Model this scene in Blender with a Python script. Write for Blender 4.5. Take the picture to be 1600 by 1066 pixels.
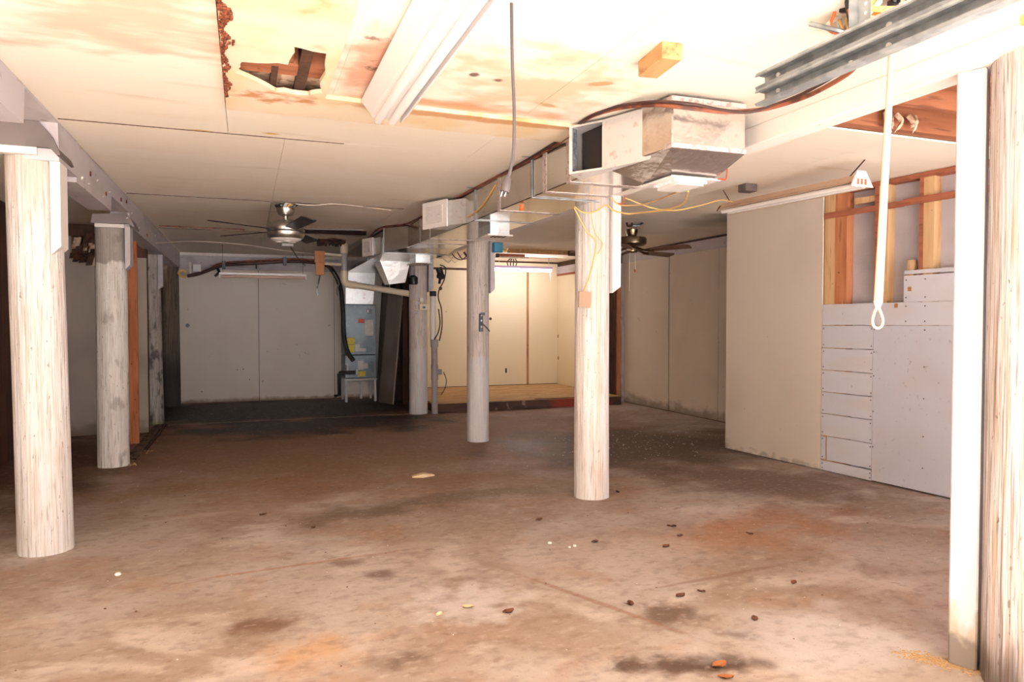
import bpy, math, random
from mathutils import Vector, noise as mnoise
random.seed(7)
sc = bpy.context.scene
COL = sc.collection
for o in list(bpy.data.objects): bpy.data.objects.remove(o)

# ------------------------------------------------------------------ camera
# world: X to the right along the back wall, Y into the garage, Z up, metres
FPX, HCAM, YAW, PITCH = 1100.0, 1.35, math.radians(20.7), math.atan(29/1100.0)
cam = bpy.data.cameras.new('camera')
cam.sensor_width = 36.0; cam.lens = 36.0*FPX/1600.0
cam.clip_start = 0.05; cam.clip_end = 300
camo = bpy.data.objects.new('camera', cam); COL.objects.link(camo)
camo.location = (0, 0, HCAM)
camo.rotation_euler = (math.pi/2-PITCH, 0, -YAW)
sc.camera = camo

# ------------------------------------------------------------------ sky, sun, exposure
SUN_EL, SUN_AZ = math.radians(18.6), math.radians(182)     # the sun stands behind the camera, over the driveway
w = bpy.data.worlds.new('sky'); sc.world = w; w.use_nodes = True
nt = w.node_tree
nt.nodes['Background'].inputs[0].default_value = (.75, .87, 1.0, 1)      # even, bright, slightly hazy blue sky
nt.nodes['Background'].inputs[1].default_value = 2.0
sl = bpy.data.lights.new('sun', 'SUN'); sl.energy = 39.0; sl.angle = math.radians(0.6); sl.color = (1.0, .985, .98)
so = bpy.data.objects.new('sun', sl); COL.objects.link(so)
dirv = Vector((math.sin(SUN_AZ)*math.cos(SUN_EL), math.cos(SUN_AZ)*math.cos(SUN_EL), math.sin(SUN_EL)))
so.location = dirv*30
so.rotation_euler = dirv.to_track_quat('Z', 'Y').to_euler()
vs = sc.view_settings
vs.view_transform = 'Standard'; vs.look = 'None'; vs.exposure = 1.56; vs.gamma = 1.0; vs.use_curve_mapping = False
sc.cycles.use_denoising = True; sc.cycles.adaptive_threshold = 0.1; sc.cycles.use_light_tree = False
sc.cycles.max_bounces = 5; sc.cycles.diffuse_bounces = 5; sc.cycles.glossy_bounces = 3
sc.cycles.sample_clamp_indirect = 6.0; sc.cycles.caustics_reflective = False; sc.cycles.caustics_refractive = False

# ------------------------------------------------------------------ helpers: materials
def S(r, g, b):
    f = lambda c: ((c/255+.055)/1.055)**2.4 if c > 10 else c/255/12.92
    return (f(r), f(g), f(b), 1)
MATS = {}
def mat(name, base, layers=(), rough=.7, metal=0.0, bump=0.0, bscale=(20, 20, 20), emit=None, estr=0, spec=.5, bdetail=6):
    m = bpy.data.materials.new(name); m.use_nodes = True
    T = m.node_tree; N = T.nodes; L = T.links
    P = N['Principled BSDF']
    P.inputs['Roughness'].default_value = rough; P.inputs['Metallic'].default_value = metal
    P.inputs['Specular IOR Level'].default_value = spec
    geo = N.new('ShaderNodeNewGeometry'); pos = geo.outputs['Position']     # world position: stains keep their place and shape
    sep = N.new('ShaderNodeSeparateXYZ'); L.new(pos, sep.inputs[0])
    def math_(op, a, b=None, clamp=False):
        n = N.new('ShaderNodeMath'); n.operation = op; n.use_clamp = clamp
        for i, v in enumerate((a, b)):
            if v is None: continue
            if isinstance(v, (int, float)): n.inputs[i].default_value = v
            else: L.new(v, n.inputs[i])
        return n.outputs[0]
    cache = {}
    def noise_(scale, detail=5, off=0.0, dist=0.0):
        key = (str(scale), round(off, 2), dist)
        if key in cache: return cache[key]
        detail = min(detail, 4.0 if name == 'concrete' else 2.5)
        mp = N.new('ShaderNodeMapping'); L.new(pos, mp.inputs[0])
        mp.inputs['Scale'].default_value = scale if not isinstance(scale, (int, float)) else (scale,)*3
        mp.inputs['Location'].default_value = (off, off*1.7, off*.6)
        n = N.new('ShaderNodeTexNoise'); n.inputs['Scale'].default_value = 1.0; n.inputs['Detail'].default_value = detail
        n.inputs['Distortion'].default_value = dist
        L.new(mp.outputs[0], n.inputs['Vector']); cache[key] = n.outputs['Fac']; return cache[key]
    def rng(v, lo, hi, amt=1.0, smooth=True):
        n = N.new('ShaderNodeMapRange'); n.interpolation_type = 'SMOOTHSTEP' if smooth else 'LINEAR'
        L.new(v, n.inputs[0]); n.inputs[1].default_value = lo; n.inputs[2].default_value = hi
        n.inputs[3].default_value = 0; n.inputs[4].default_value = amt
        return n.outputs[0]
    colour = None; col0 = base; rsock = None
    for k, l in enumerate(layers):
        t = l.get('t', 'n'); amt = l.get('amt', 1.0)
        if t == 'n':
            f = rng(noise_(l['s'], l.get('d', 5), l.get('off', 3.1*k+1), l.get('dist', 0)), l['lo'], l['hi'], amt)
        elif t == 'z':      # worn or stained up to a height, ragged edge
            f = rng(math_('ADD', sep.outputs[2], math_('MULTIPLY', math_('SUBTRACT', noise_(l['s'], 5, 2.3*k), .5), l['na'])), l['lo'], l['hi'], amt)
        elif t == 'b':      # stain with a place and a ragged outline
            mp = N.new('ShaderNodeMapping'); mp.vector_type = 'TEXTURE'; L.new(pos, mp.inputs[0])
            mp.inputs['Location'].default_value = (l['c0'][0], l['c0'][1], 0); mp.inputs['Rotation'].default_value = (0, 0, l.get('rot', 0))
            mp.inputs['Scale'].default_value = (l['r'][0], l['r'][1], 1e5)
            vl = N.new('ShaderNodeVectorMath'); vl.operation = 'LENGTH'; L.new(mp.outputs[0], vl.inputs[0]); d = vl.outputs['Value']
            d = math_('ADD', d, math_('MULTIPLY', math_('SUBTRACT', noise_(l.get('s', 3.5) if not l.get('share', True) or not isinstance(l.get('s', 3.5), (int, float)) else (1.9 if l.get('s', 3.5) < 2.4 else (3.6 if l.get('s', 3.5) < 5 else 8.0)), 4, 2.0), .5), l.get('na', 1.6)))
            f = rng(d, l.get('hi', 1.1), l.get('lo', .6), amt)
            if l.get('brk'):
                f = math_('MULTIPLY', f, rng(noise_(l['brk'], 6, 7.7*k), .38, .62))
        mx = N.new('ShaderNodeMix'); mx.data_type = 'RGBA'
        L.new(f, mx.inputs[0])
        if colour is None: mx.inputs[6].default_value = col0
        else: L.new(colour, mx.inputs[6])
        mx.inputs[7].default_value = l['c']; colour = mx.outputs[2]
        if 'rough' in l:
            rm = N.new('ShaderNodeMix'); L.new(f, rm.inputs[0])
            if rsock is None: rm.inputs[2].default_value = rough
            else: L.new(rsock, rm.inputs[2])
            rm.inputs[3].default_value = l['rough']; rsock = rm.outputs[0]
    if colour is None: P.inputs['Base Color'].default_value = base
    else: L.new(colour, P.inputs['Base Color'])
    if rsock is not None: L.new(rsock, P.inputs['Roughness'])
    if bump:
        b = N.new('ShaderNodeBump'); b.inputs['Strength'].default_value = 1.0; b.inputs['Distance'].default_value = bump
        L.new(noise_(bscale, bdetail, 9.1), b.inputs['Height']); L.new(b.outputs[0], P.inputs['Normal'])
    if emit:
        P.inputs['Emission Color'].default_value = emit; P.inputs['Emission Strength'].default_value = estr
    MATS[name] = m
    return m

# ------------------------------------------------------------------ helpers: geometry
class MB:
    def __init__(s): s.v = []; s.f = []
    def add(s, vs, fs):
        o = len(s.v); s.v += [tuple(p) for p in vs]; s.f += [tuple(i+o for i in f) for f in fs]; return s
    def box(s, x0, x1, y0, y1, z0, z1):
        return s.add([(x0,y0,z0),(x1,y0,z0),(x1,y1,z0),(x0,y1,z0),(x0,y0,z1),(x1,y0,z1),(x1,y1,z1),(x0,y1,z1)],
                     [(3,2,1,0),(4,5,6,7),(0,1,5,4),(1,2,6,5),(2,3,7,6),(3,0,4,7)])
    def hexa(s, p):     # 4 bottom points, 4 top points, both counter-clockwise from above
        return s.add(p, [(3,2,1,0),(4,5,6,7),(0,1,5,4),(1,2,6,5),(2,3,7,6),(3,0,4,7)])
    def prism(s, poly, axis, a, b):     # a polygon pushed along an axis; poly in the two other axes
        n = len(poly)
        def P(q, t):
            return {'x': (t, q[0], q[1]), 'y': (q[0], t, q[1]), 'z': (q[0], q[1], t)}[axis]
        vs = [P(q, a) for q in poly]+[P(q, b) for q in poly]
        return s.add(vs, [tuple(range(n))[::-1], tuple(range(n, 2*n))]+[(i, (i+1) % n, n+(i+1) % n, n+i) for i in range(n)])
    def tube(s, pts, r, n=8, cap=True):
        pts = [Vector(p) for p in pts]; m = len(pts)
        rs = r if isinstance(r, (list, tuple)) else [r]*m
        ups = None; rings = []
        for i, p in enumerate(pts):
            d = (pts[min(i+1, m-1)]-pts[max(i-1, 0)]).normalized()
            if ups is None: ups = d.orthogonal().normalized()
            ups = (ups-d*ups.dot(d))
            ups = ups.normalized() if ups.length > 1e-6 else d.orthogonal().normalized()
            b = d.cross(ups)
            rings.append([p+(ups*math.cos(2*math.pi*k/n)+b*math.sin(2*math.pi*k/n))*rs[i] for k in range(n)])
        vs = [q for R in rings for q in R]
        fs = [(i*n+k, i*n+(k+1) % n, (i+1)*n+(k+1) % n, (i+1)*n+k) for i in range(m-1) for k in range(n)]
        if cap: fs += [tuple(range(n))[::-1], tuple((m-1)*n+k for k in range(n))]
        return s.add(vs, fs)
    def lathe(s, prof, c, n=28):    # prof: (radius, z) upward
        vs = []; fs = []; m = len(prof)
        for r, z in prof:
            for k in range(n):
                a = 2*math.pi*k/n; vs.append((c[0]+r*math.cos(a), c[1]+r*math.sin(a), c[2]+z))
        for i in range(m-1):
            for k in range(n): fs.append((i*n+k, i*n+(k+1) % n, (i+1)*n+(k+1) % n, (i+1)*n+k))
        fs += [tuple(range(n))[::-1], tuple((m-1)*n+k for k in range(n))]
        return s.add(vs, fs)
    def build(s, name, m, parent=None, smooth=False, bevel=0):
        me = bpy.data.meshes.new(name)
        if parent is not None: off = Vector(parent['_w'])
        else:
            xs, ys, zs = zip(*s.v); off = Vector(((min(xs)+max(xs))/2, (min(ys)+max(ys))/2, min(zs)))
        me.from_pydata([tuple(Vector(p)-off) for p in s.v], [], s.f); me.validate()
        import bmesh
        bm = bmesh.new(); bm.from_mesh(me); bmesh.ops.recalc_face_normals(bm, faces=bm.faces)
        if bevel: bmesh.ops.bevel(bm, geom=[e for e in bm.edges if len(e.link_faces) == 2 and e.calc_face_angle(0) > .5], offset=bevel, segments=1, affect='EDGES')
        bm.to_mesh(me); bm.free()
        me.materials.append(m if not isinstance(m, str) else MATS[m])
        if smooth:
            for p in me.polygons: p.use_smooth = True
            me.set_sharp_from_angle(angle=math.radians(40))
        o = bpy.data.objects.new(name, me); COL.objects.link(o)
        if parent is not None: o.parent = parent; o['_w'] = tuple(off)
        else: o.location = off; o['_w'] = tuple(off)
        return o
def tag(o, label, cat, group=None):
    o['label'] = label; o['category'] = cat
    if group: o['group'] = group
    return o
def thing(name, label, cat, loc, group=None):
    o = bpy.data.objects.new(name, None); COL.objects.link(o); o.location = loc; o['_w'] = tuple(loc)
    o.empty_display_size = .1
    return tag(o, label, cat, group)
def setting(name, loc=(0, 0, 0)):
    o = bpy.data.objects.new(name, None); COL.objects.link(o); o.location = loc; o['_w'] = tuple(loc)
    o['kind'] = 'structure'; return o
def struct(o): o['kind'] = 'structure'; return o
def box(*a): return MB().box(*a)
def catmull(pts, k=8):
    P = [Vector(p) for p in pts]; P = [P[0]*2-P[1]]+P+[P[-1]*2-P[-2]]; out = []
    for i in range(1, len(P)-2):
        for j in range(k):
            t = j/k
            out.append(.5*((2*P[i])+(P[i+1]-P[i-1])*t+(2*P[i-1]-5*P[i]+4*P[i+1]-P[i+2])*t*t+(3*P[i]-P[i-1]-3*P[i+1]+P[i+2])*t**3))
    out.append(P[-2]); return out

# ------------------------------------------------------------------ materials
G = lambda v: (v, v, v, 1)
mat('concrete', S(186,173,165), [
    dict(s=1.1, lo=.36, hi=.62, c=S(160,137,120), amt=.85, d=7, dist=.4),
    dict(s=(2.2,3.4,1), lo=.52, hi=.70, c=S(174,136,110), amt=.45, d=7, dist=.5),
    dict(s=(1.3,2.2,1), lo=.56, hi=.70, c=S(214,202,194), amt=.65, d=8, dist=.6),
    dict(s=(5,8,1), lo=.60, hi=.72, c=S(202,188,178), amt=.45, d=8),
    dict(s=(9,14,1), lo=.60, hi=.74, c=S(126,98,82), amt=.5, d=7),
    dict(t='b', c0=(1.2,8.4), r=(4.2,3.6), c=S(152,112,86), amt=.85, lo=.5, hi=1.2, na=1.0, s=1.5),
    dict(t='b', c0=(4.0,6.6), r=(1.7,1.5), c=S(80,59,48), amt=.92, lo=.45, hi=1.15, na=1.5, s=1.6, rough=.45),
    dict(t='b', c0=(4.1,4.7), r=(.85,.9), c=S(116,92,78), amt=.75, lo=.3, hi=1.1, na=2.0, s=2.6),
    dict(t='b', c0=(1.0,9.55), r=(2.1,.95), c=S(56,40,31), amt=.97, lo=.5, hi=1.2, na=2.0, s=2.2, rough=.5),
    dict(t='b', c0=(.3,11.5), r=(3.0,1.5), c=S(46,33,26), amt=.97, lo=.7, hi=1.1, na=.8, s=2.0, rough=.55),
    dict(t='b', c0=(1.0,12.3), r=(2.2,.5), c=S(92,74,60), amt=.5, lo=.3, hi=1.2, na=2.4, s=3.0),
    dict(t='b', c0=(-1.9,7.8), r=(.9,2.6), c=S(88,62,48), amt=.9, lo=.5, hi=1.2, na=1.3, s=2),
    dict(t='b', c0=(.75,5.0), r=(.62,.22), c=S(104,82,68), amt=.7, lo=.2, hi=1.2, na=2.4, s=3, rot=.1),
    dict(t='b', c0=(1.6,5.2), r=(.7,.25), c=S(100,80,66), amt=.55, lo=.2, hi=1.2, na=2.4, s=3),
    dict(t='b', c0=(2.9,3.6), r=(.75,.35), c=S(178,128,96), amt=.7, lo=.2, hi=1.2, na=1.9, s=2.6, rot=-.2),
    dict(t='b', c0=(3.4,3.9), r=(.7,.3), c=S(172,122,92), amt=.65, lo=.2, hi=1.2, na=1.9, s=2.6),
    dict(t='b', c0=(.25,2.95), r=(.26,.22), c=S(196,148,98), amt=.6, lo=.2, hi=1.15, na=1.6, s=5),
    dict(t='b', c0=(.05,3.3), r=(.16,.12), c=S(118,86,68), amt=.85, lo=.3, hi=1.15, na=1.4, s=6),
    dict(t='b', c0=(.66,3.75), r=(.12,.10), c=S(112,80,64), amt=.8, lo=.2, hi=1.15, na=1.4, s=7),
    dict(t='b', c0=(.52,4.0), r=(.15,.08), c=S(120,92,76), amt=.7, lo=.2, hi=1.15, na=1.8, s=7),
    dict(t='b', c0=(1.80,2.75), r=(.17,.16), c=S(106,84,70), amt=.85, lo=.2, hi=1.2, na=2.6, s=7, rot=-.5),
    dict(t='b', c0=(1.60,2.33), r=(.36,.10), c=S(86,66,54), amt=.95, lo=.3, hi=1.2, na=2.2, s=8, rot=-.35),
    dict(t='b', c0=(2.02,2.42), r=(.20,.06), c=S(98,74,58), amt=.85, lo=.2, hi=1.2, na=2.0, s=9, rot=-.7),
    dict(t='b', c0=(1.55,3.05), r=(.62,.02), c=S(150,108,86), amt=.6, lo=.5, hi=1.3, na=1.2, s=6, rot=-1.15),
    dict(t='b', c0=(2.35,3.08), r=(.55,.02), c=S(136,100,84), amt=.5, lo=.5, hi=1.3, na=1.2, s=6, rot=.06),
    dict(t='b', c0=(.25,4.05), r=(.55,.018), c=S(168,118,86), amt=.6, lo=.5, hi=1.4, na=1.4, s=5, rot=.08),
    dict(t='b', c0=(1.0,3.25), r=(.32,.28), c=S(206,197,194), amt=.85, lo=.3, hi=1.2, na=2.6, s=5),
    dict(t='b', c0=(2.3,2.3), r=(.55,.35), c=S(204,196,194), amt=.8, lo=.3, hi=1.2, na=2.4, s=4),
    dict(t='b', c0=(2.0,3.6), r=(.75,.35), c=S(196,180,170), amt=.65, lo=.2, hi=1.2, na=1.8, s=3.5),
    dict(t='b', c0=(.55,2.75), r=(.12,.09), c=S(96,74,60), amt=.75, lo=.2, hi=1.2, na=2.0, s=8),
    dict(s=(14,20,1), lo=.46, hi=.72, c=S(116,90,74), amt=.32, d=6),
    dict(s=(22,34,1), lo=.55, hi=.72, c=S(206,192,184), amt=.3, d=6),
    dict(s=110, lo=.66, hi=.74, c=S(70,52,44), amt=.5, d=2),
    dict(t='b', c0=(2.0,-3.6), r=(14,5.0), c=S(198,193,188), amt=.9, lo=.7, hi=1.15, na=.3, s=3),  # unseen front floor made paler so its bounce on the ceiling stays neutral
], rough=.62, bump=.004, bscale=(14,14,14), spec=.25)
mat('driveway', S(200,198,196), [dict(s=2, lo=.4, hi=.6, c=S(186,184,182))], rough=.9)
mat('ceiling_paint', S(252,241,224), [
    dict(s=(.6,2.5,1), lo=.45, hi=.75, c=S(244,230,208), amt=.5),
    dict(s=(1.1,6,1), lo=.62, hi=.80, c=S(214,192,166), amt=.45),
    dict(t='b', c0=(-.4,3.0), r=(.55,.5), c=S(206,160,126), amt=.6, lo=.2, hi=1.2, na=3.0, s=(3,9,3)),
    dict(t='b', c0=(1.3,3.2), r=(.5,.45), c=S(210,168,110), amt=.55, lo=.1, hi=1.2, na=3.2, s=(5,7,5)),
    dict(t='b', c0=(.55,3.2), r=(.17,.48), c=S(214,152,122), amt=.85, lo=.3, hi=1.2, na=1.5, s=(8,8,8)),
    dict(t='b', c0=(1.0,3.62), r=(.7,.10), c=S(214,140,74), amt=.75, lo=.2, hi=1.2, na=1.6, s=(4,9,4)),
    dict(t='b', c0=(.56,3.22), r=(.07,.08), c=S(104,76,64), amt=.85, lo=.3, hi=1.1, na=2.0, s=(22,22,22), brk=30),
    dict(t='b', c0=(.50,2.9), r=(.07,.04), c=S(130,90,76), amt=.8, lo=.3, hi=1.1, na=2.0, s=(22,22,22), brk=30),
    dict(t='b', c0=(1.0,3.15), r=(.03,.035), c=S(110,72,60), amt=.9, lo=.4, hi=1.1, na=1.0, s=(22,22,22)),
    dict(t='b', c0=(1.13,3.18), r=(.03,.025), c=S(130,84,66), amt=.9, lo=.4, hi=1.1, na=1.0, s=(22,22,22)),
    dict(t='b', c0=(1.62,3.05), r=(.09,.035), c=S(196,150,104), amt=.85, lo=.4, hi=1.1, na=1.5, s=14, rot=-.5),
    dict(t='b', c0=(1.52,3.45), r=(.09,.035), c=S(200,158,110), amt=.85, lo=.4, hi=1.1, na=1.5, s=14, rot=.3),
    dict(t='b', c0=(-.25,4.63), r=(.09,.022), c=S(226,196,96), amt=.9, lo=.3, hi=1.2, na=.6, s=12),
    dict(t='b', c0=(.16,4.56), r=(.06,.03), c=S(222,190,84), amt=.9, lo=.3, hi=1.2, na=.6, s=12),
    dict(t='b', c0=(1.15,10.1), r=(.14,.25), c=S(120,70,44), amt=.95, lo=.5, hi=1.1, na=2.0, s=9),
    dict(t='b', c0=(5.3,6.6), r=(.6,.8), c=S(126,108,92), amt=.6, lo=.2, hi=1.2, na=1.0, s=2),
], rough=.8, bump=.0015, bscale=(3,22,3), spec=.25)
mat('plywood_patch', S(244,226,198), [
    dict(s=(3,3,3), lo=.42, hi=.64, c=S(236,208,156), amt=.7, d=6),
    dict(s=(5,5,5), lo=.58, hi=.74, c=S(206,146,92), amt=.75, d=7),
    dict(t='b', c0=(.14,3.75), r=(.30,.12), c=S(206,132,72), amt=.85, lo=.55, hi=.95, na=1.4, s=(9,9,9), brk=(11,13,9)),
    dict(t='b', c0=(1.2,3.75), r=(.9,.06), c=S(206,142,82), amt=.8, lo=.4, hi=1.1, na=1.4, s=6),
], rough=.85, bump=.002, bscale=(24,6,10))
mat('rotten_fibre', S(150,82,50), [dict(s=60, lo=.45, hi=.6, c=S(92,44,28)), dict(s=40, lo=.6, hi=.75, c=S(214,160,112), off=5)], rough=.95, bump=.006, bscale=(70,70,70))
def paint_log(name, paint, bare, dirt, a1=.5, extra=()):
    mat(name, paint, [
        dict(s=(70,70,2.2), lo=.42, hi=.68, c=bare, amt=a1, d=3),
        dict(s=(120,120,5), lo=.57, hi=.68, c=dirt, amt=.55, d=3, off=4),
        dict(s=(5,5,2.4), lo=.55, hi=.75, c=bare, amt=.6, d=4),
        dict(s=(60,60,25), lo=.68, hi=.74, c=dirt, amt=.7, d=2),
    ]+list(extra), rough=.75, bump=.007, bscale=(80,80,2.6), spec=.3)
paint_log('log_white', S(236,231,228), S(206,190,176), S(160,136,118), .55, [dict(t='b', c0=(2.49,4.86), r=(.03,.4), c=S(210,178,140), amt=.3, na=1, s=8)])
paint_log('log_white_b', S(224,220,218), S(196,180,164), S(146,124,108), .6, [dict(t='z', s=(9,9,3), na=.5, lo=1.9, hi=2.4, c=S(222,198,170), amt=.5)])
paint_log('log_two_tone', S(240,235,230), S(208,198,188), S(132,120,112), .55, [dict(t='z', s=(7,7,4), na=.25, lo=1.90, hi=1.93, c=S(158,146,138), amt=.8), dict(s=(9,9,5), lo=.6, hi=.7, c=S(120,108,100), amt=.4)])
paint_log('log_grey', S(200,190,182), S(160,148,140), S(86,76,72), .7, [dict(s=(12,12,6), lo=.52, hi=.68, c=S(84,76,74), amt=.8), dict(t='z', s=(14,14,6), na=.2, lo=.10, hi=-.02, c=S(110,112,56), amt=.7)])
paint_log('log_grey_b', S(224,213,205), S(190,178,170), S(122,112,106), .6, [dict(t='z', s=(9,9,4), na=.3, lo=1.0, hi=.9, c=S(228,226,230), amt=.6)])
paint_log('log_dark', S(132,120,106), S(96,86,78), S(58,50,46), .9, [dict(t='z', s=(6,6,4), na=.5, lo=1.0, hi=.5, c=S(64,58,58), amt=.8)])
paint_log('log_weathered', S(198,192,192), S(186,164,146), S(104,82,70), .95, [dict(s=(85,85,1.6), lo=.58, hi=.66, c=S(124,98,82), amt=.65, d=3), dict(t='z', s=(16,16,3), na=.35, lo=.26, hi=.02, c=S(96,82,76), amt=.9)])
mat('white_board', S(242,234,228), [dict(s=(6,6,1.5), lo=.55, hi=.75, c=S(214,194,178), amt=.7, d=6), dict(s=(30,30,10), lo=.70, hi=.76, c=S(150,110,84), amt=.7)], rough=.6, bump=.0015, bscale=(30,30,3))
mat('white_post_paint', S(206,206,210), [dict(s=(5,5,1.4), lo=.58, hi=.75, c=S(222,206,190), amt=.6, d=6), dict(s=(22,22,9), lo=.72, hi=.77, c=S(170,112,72), amt=.7),
    dict(t='z', s=(14,14,6), na=.30, lo=.24, hi=.16, c=S(176,150,104), amt=.6), dict(t='z', s=(20,20,14), na=.18, lo=.14, hi=.08, c=S(120,110,104), amt=.85)], rough=.55, bump=.0015, bscale=(30,30,3))
mat('beam_paint_grey', S(206,198,200), [dict(s=(4,1.5,5), lo=.5, hi=.75, c=S(178,168,168), amt=.7, d=6), dict(s=(14,8,14), lo=.66, hi=.74, c=S(150,128,116), amt=.6)], rough=.6, bump=.002, bscale=(20,3,20))
mat('beam_paint_white', S(248,240,232), [dict(s=(4,1.2,8), lo=.55, hi=.75, c=S(234,218,200), amt=.7, d=6), dict(s=(20,9,20), lo=.71, hi=.76, c=S(150,120,100), amt=.6)], rough=.55, bump=.002, bscale=(20,3,20))
mat('steel_cap', S(128,116,112), [dict(s=4, lo=.4, hi=.7, c=S(108,98,94))], rough=.5, metal=.25)
mat('wall_white', S(242,231,218), [dict(s=(1.5,1.5,1.2), lo=.45, hi=.75, c=S(234,221,206), amt=.6), dict(s=(9,9,9), lo=.71, hi=.77, c=S(150,132,118), amt=.5),
    dict(t='z', s=(7,7,7), na=.10, lo=.09, hi=.02, c=S(150,120,92), amt=.8)], rough=.7, bump=.0012, bscale=(5,5,5), spec=.3)
mat('wall_beige', S(226,214,198), [dict(s=(1.2,1.2,1.0), lo=.45, hi=.75, c=S(208,194,176), amt=.6),
    dict(t='z', s=(5,5,9), na=.36, lo=.20, hi=.02, c=S(140,122,106), amt=.75), dict(s=(11,11,11), lo=.72, hi=.78, c=S(160,140,124), amt=.5)], rough=.75, bump=.001, bscale=(5,5,5), spec=.3)
mat('wall_beige_clean', S(222,209,195), [dict(s=(1.2,1.2,1.0), lo=.45, hi=.75, c=S(210,196,182), amt=.6), dict(t='z', s=(8,8,12), na=.25, lo=.06, hi=.0, c=S(150,140,130), amt=.6), dict(s=(11,11,11), lo=.72, hi=.78, c=S(160,140,124), amt=.5)], rough=.75, bump=.001, bscale=(5,5,5), spec=.3)
mat('wall_cream', S(238,225,190), [dict(s=(1.2,1.2,1.0), lo=.45, hi=.75, c=S(230,217,188), amt=.6), dict(s=(13,13,13), lo=.73, hi=.78, c=S(150,120,90), amt=.5)], rough=.75, bump=.001, bscale=(5,5,5), spec=.3)
mat('wall_grey_dirty', S(184,172,158), [dict(s=(1.6,1.6,1.2), lo=.4, hi=.7, c=S(164,152,140), amt=.8), 
    dict(t='z', s=(6,6,9), na=.3, lo=.22, hi=.02, c=S(126,112,100), amt=.8)], rough=.8, bump=.002, bscale=(6,6,6))
mat('fibre_board', S(204,204,214), [dict(s=(2,2,2), lo=.45, hi=.7, c=S(202,196,200), amt=.7), dict(s=(24,24,24), lo=.66, hi=.73, c=S(170,162,166), amt=.6, d=3)], rough=.75, bump=.0015, bscale=(26,26,26), spec=.3)
mat('plank_paint', S(212,211,219), [dict(s=(2,2,6), lo=.45, hi=.7, c=S(212,204,206), amt=.7), dict(s=(14,14,14), lo=.72, hi=.78, c=S(150,130,120), amt=.6)], rough=.65, bump=.0012, bscale=(5,5,30), spec=.3)
mat('sheathing_grey', S(196,190,196), [dict(s=(2,2,2), lo=.4, hi=.7, c=S(180,174,180))], rough=.85, bump=.002, bscale=(40,40,40))
def wood(name, a, b, c, s=(14,14,1.2), **k):
    mat(name, a, [dict(s=s, lo=.42, hi=.66, c=b, amt=.9, d=6), dict(s=tuple(x*2.3 for x in s), lo=.58, hi=.7, c=c, amt=.6, d=5), dict(s=(18,18,18), lo=.72, hi=.76, c=S(90,44,26), amt=.8, d=2)], rough=.75, bump=.002, bscale=tuple(x*2.5 for x in s), **k)
wood('stud_pale', S(222,184,138), S(206,160,112), S(178,124,82))
wood('stud_red', S(206,138,96), S(190,116,74), S(150,84,52))
wood('stud_orange', S(206,128,84), S(190,108,66), S(140,72,44), s=(16,16,1.5))
wood('joist_brown', S(176,112,78), S(152,88,58), S(104,60,42), s=(1.4,16,16))
wood('strap_brown', S(176,106,78), S(156,90,64), S(120,66,48), s=(16,1.4,16))
wood('batten_tan', S(186,140,92), S(166,116,72), S(130,88,54))
wood('dark_timber', S(96,66,48), S(74,50,38), S(48,34,28))
wood('block_pale', S(206,160,108), S(188,132,84), S(150,96,60), s=(14,3,14))
mat('dark_void', S(34,26,24), rough=1.0)
mat('subfloor', S(146,100,72), [dict(s=(2,9,2), lo=.4, hi=.7, c=S(116,76,54))], rough=.9)
mat('deck_wood', S(196,160,108), [dict(s=(2,9,2), lo=.4, hi=.66, c=S(172,132,84), amt=.9), dict(s=(4,7,4), lo=.6, hi=.74, c=S(120,86,56), amt=.8), dict(s=(5,9,5), lo=.62, hi=.72, c=S(216,190,150), amt=.6, off=8)], rough=.75, bump=.002, bscale=(5,30,5))
mat('fascia_stained', S(92,62,46), [dict(s=(2,8,8), lo=.4, hi=.66, c=S(62,42,34), amt=.9), dict(s=(7,7,7), lo=.66, hi=.72, c=S(176,150,130), amt=.7), dict(t='b', c0=(5.0,10.2), r=(.55,3), c=S(168,60,34), amt=.85, na=.8, s=5, lo=.7)], rough=.6)
mat('foil', (.80,.745,.70,1), [dict(s=3, lo=.4, hi=.7, c=(.72,.65,.60,1)), dict(s=(14,14,14), lo=.62, hi=.72, c=(.55,.44,.40,1), amt=.6), dict(s=60, lo=.64, hi=.7, c=(.9,.88,.87,1), amt=.5)], rough=.24, metal=.9, bump=.006, bscale=(13,13,13), bdetail=7)
mat('foil_smooth', (.78,.72,.66,1), [dict(s=3, lo=.4, hi=.7, c=(.68,.61,.55,1)), dict(s=(20,3,20), lo=.64, hi=.72, c=(.5,.42,.37,1), amt=.5)], rough=.16, metal=.92, bump=.0016, bscale=(7,7,7), bdetail=4)
mat('foil_bright', (.92,.90,.89,1), [dict(s=18, lo=.6, hi=.72, c=(.66,.52,.50,1), amt=.6)], rough=.42, metal=.7, bump=.005, bscale=(16,16,16))
mat('foil_tape', (.72,.62,.58,1), [dict(s=40, lo=.5, hi=.62, c=(.42,.30,.28,1), amt=.8)], rough=.6, metal=.6, bump=.004, bscale=(60,60,60))
mat('duct_shade', S(38,28,25), [dict(s=5, lo=.4, hi=.7, c=S(26,19,18))], rough=.9)  # shade of the duct interior put into the colour
mat('galvanised', (.45,.475,.48,1), [dict(s=14, lo=.42, hi=.6, c=(.32,.345,.355,1)), dict(s=(3,1,3), lo=.5, hi=.8, c=(.46,.44,.41,1), amt=.5)], rough=.42, metal=.6)
mat('spangled_zinc', (.42,.44,.46,1), [dict(s=40, lo=.45, hi=.6, c=(.24,.26,.28,1)), dict(s=60, lo=.6, hi=.7, c=(.62,.64,.66,1), off=6)], rough=.45, metal=.7)
mat('white_plastic', S(240,236,230), rough=.4)
mat('cream_plastic', S(230,214,188), [dict(s=(6,6,6), lo=.6, hi=.75, c=S(200,170,140), amt=.6)], rough=.4)
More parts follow.
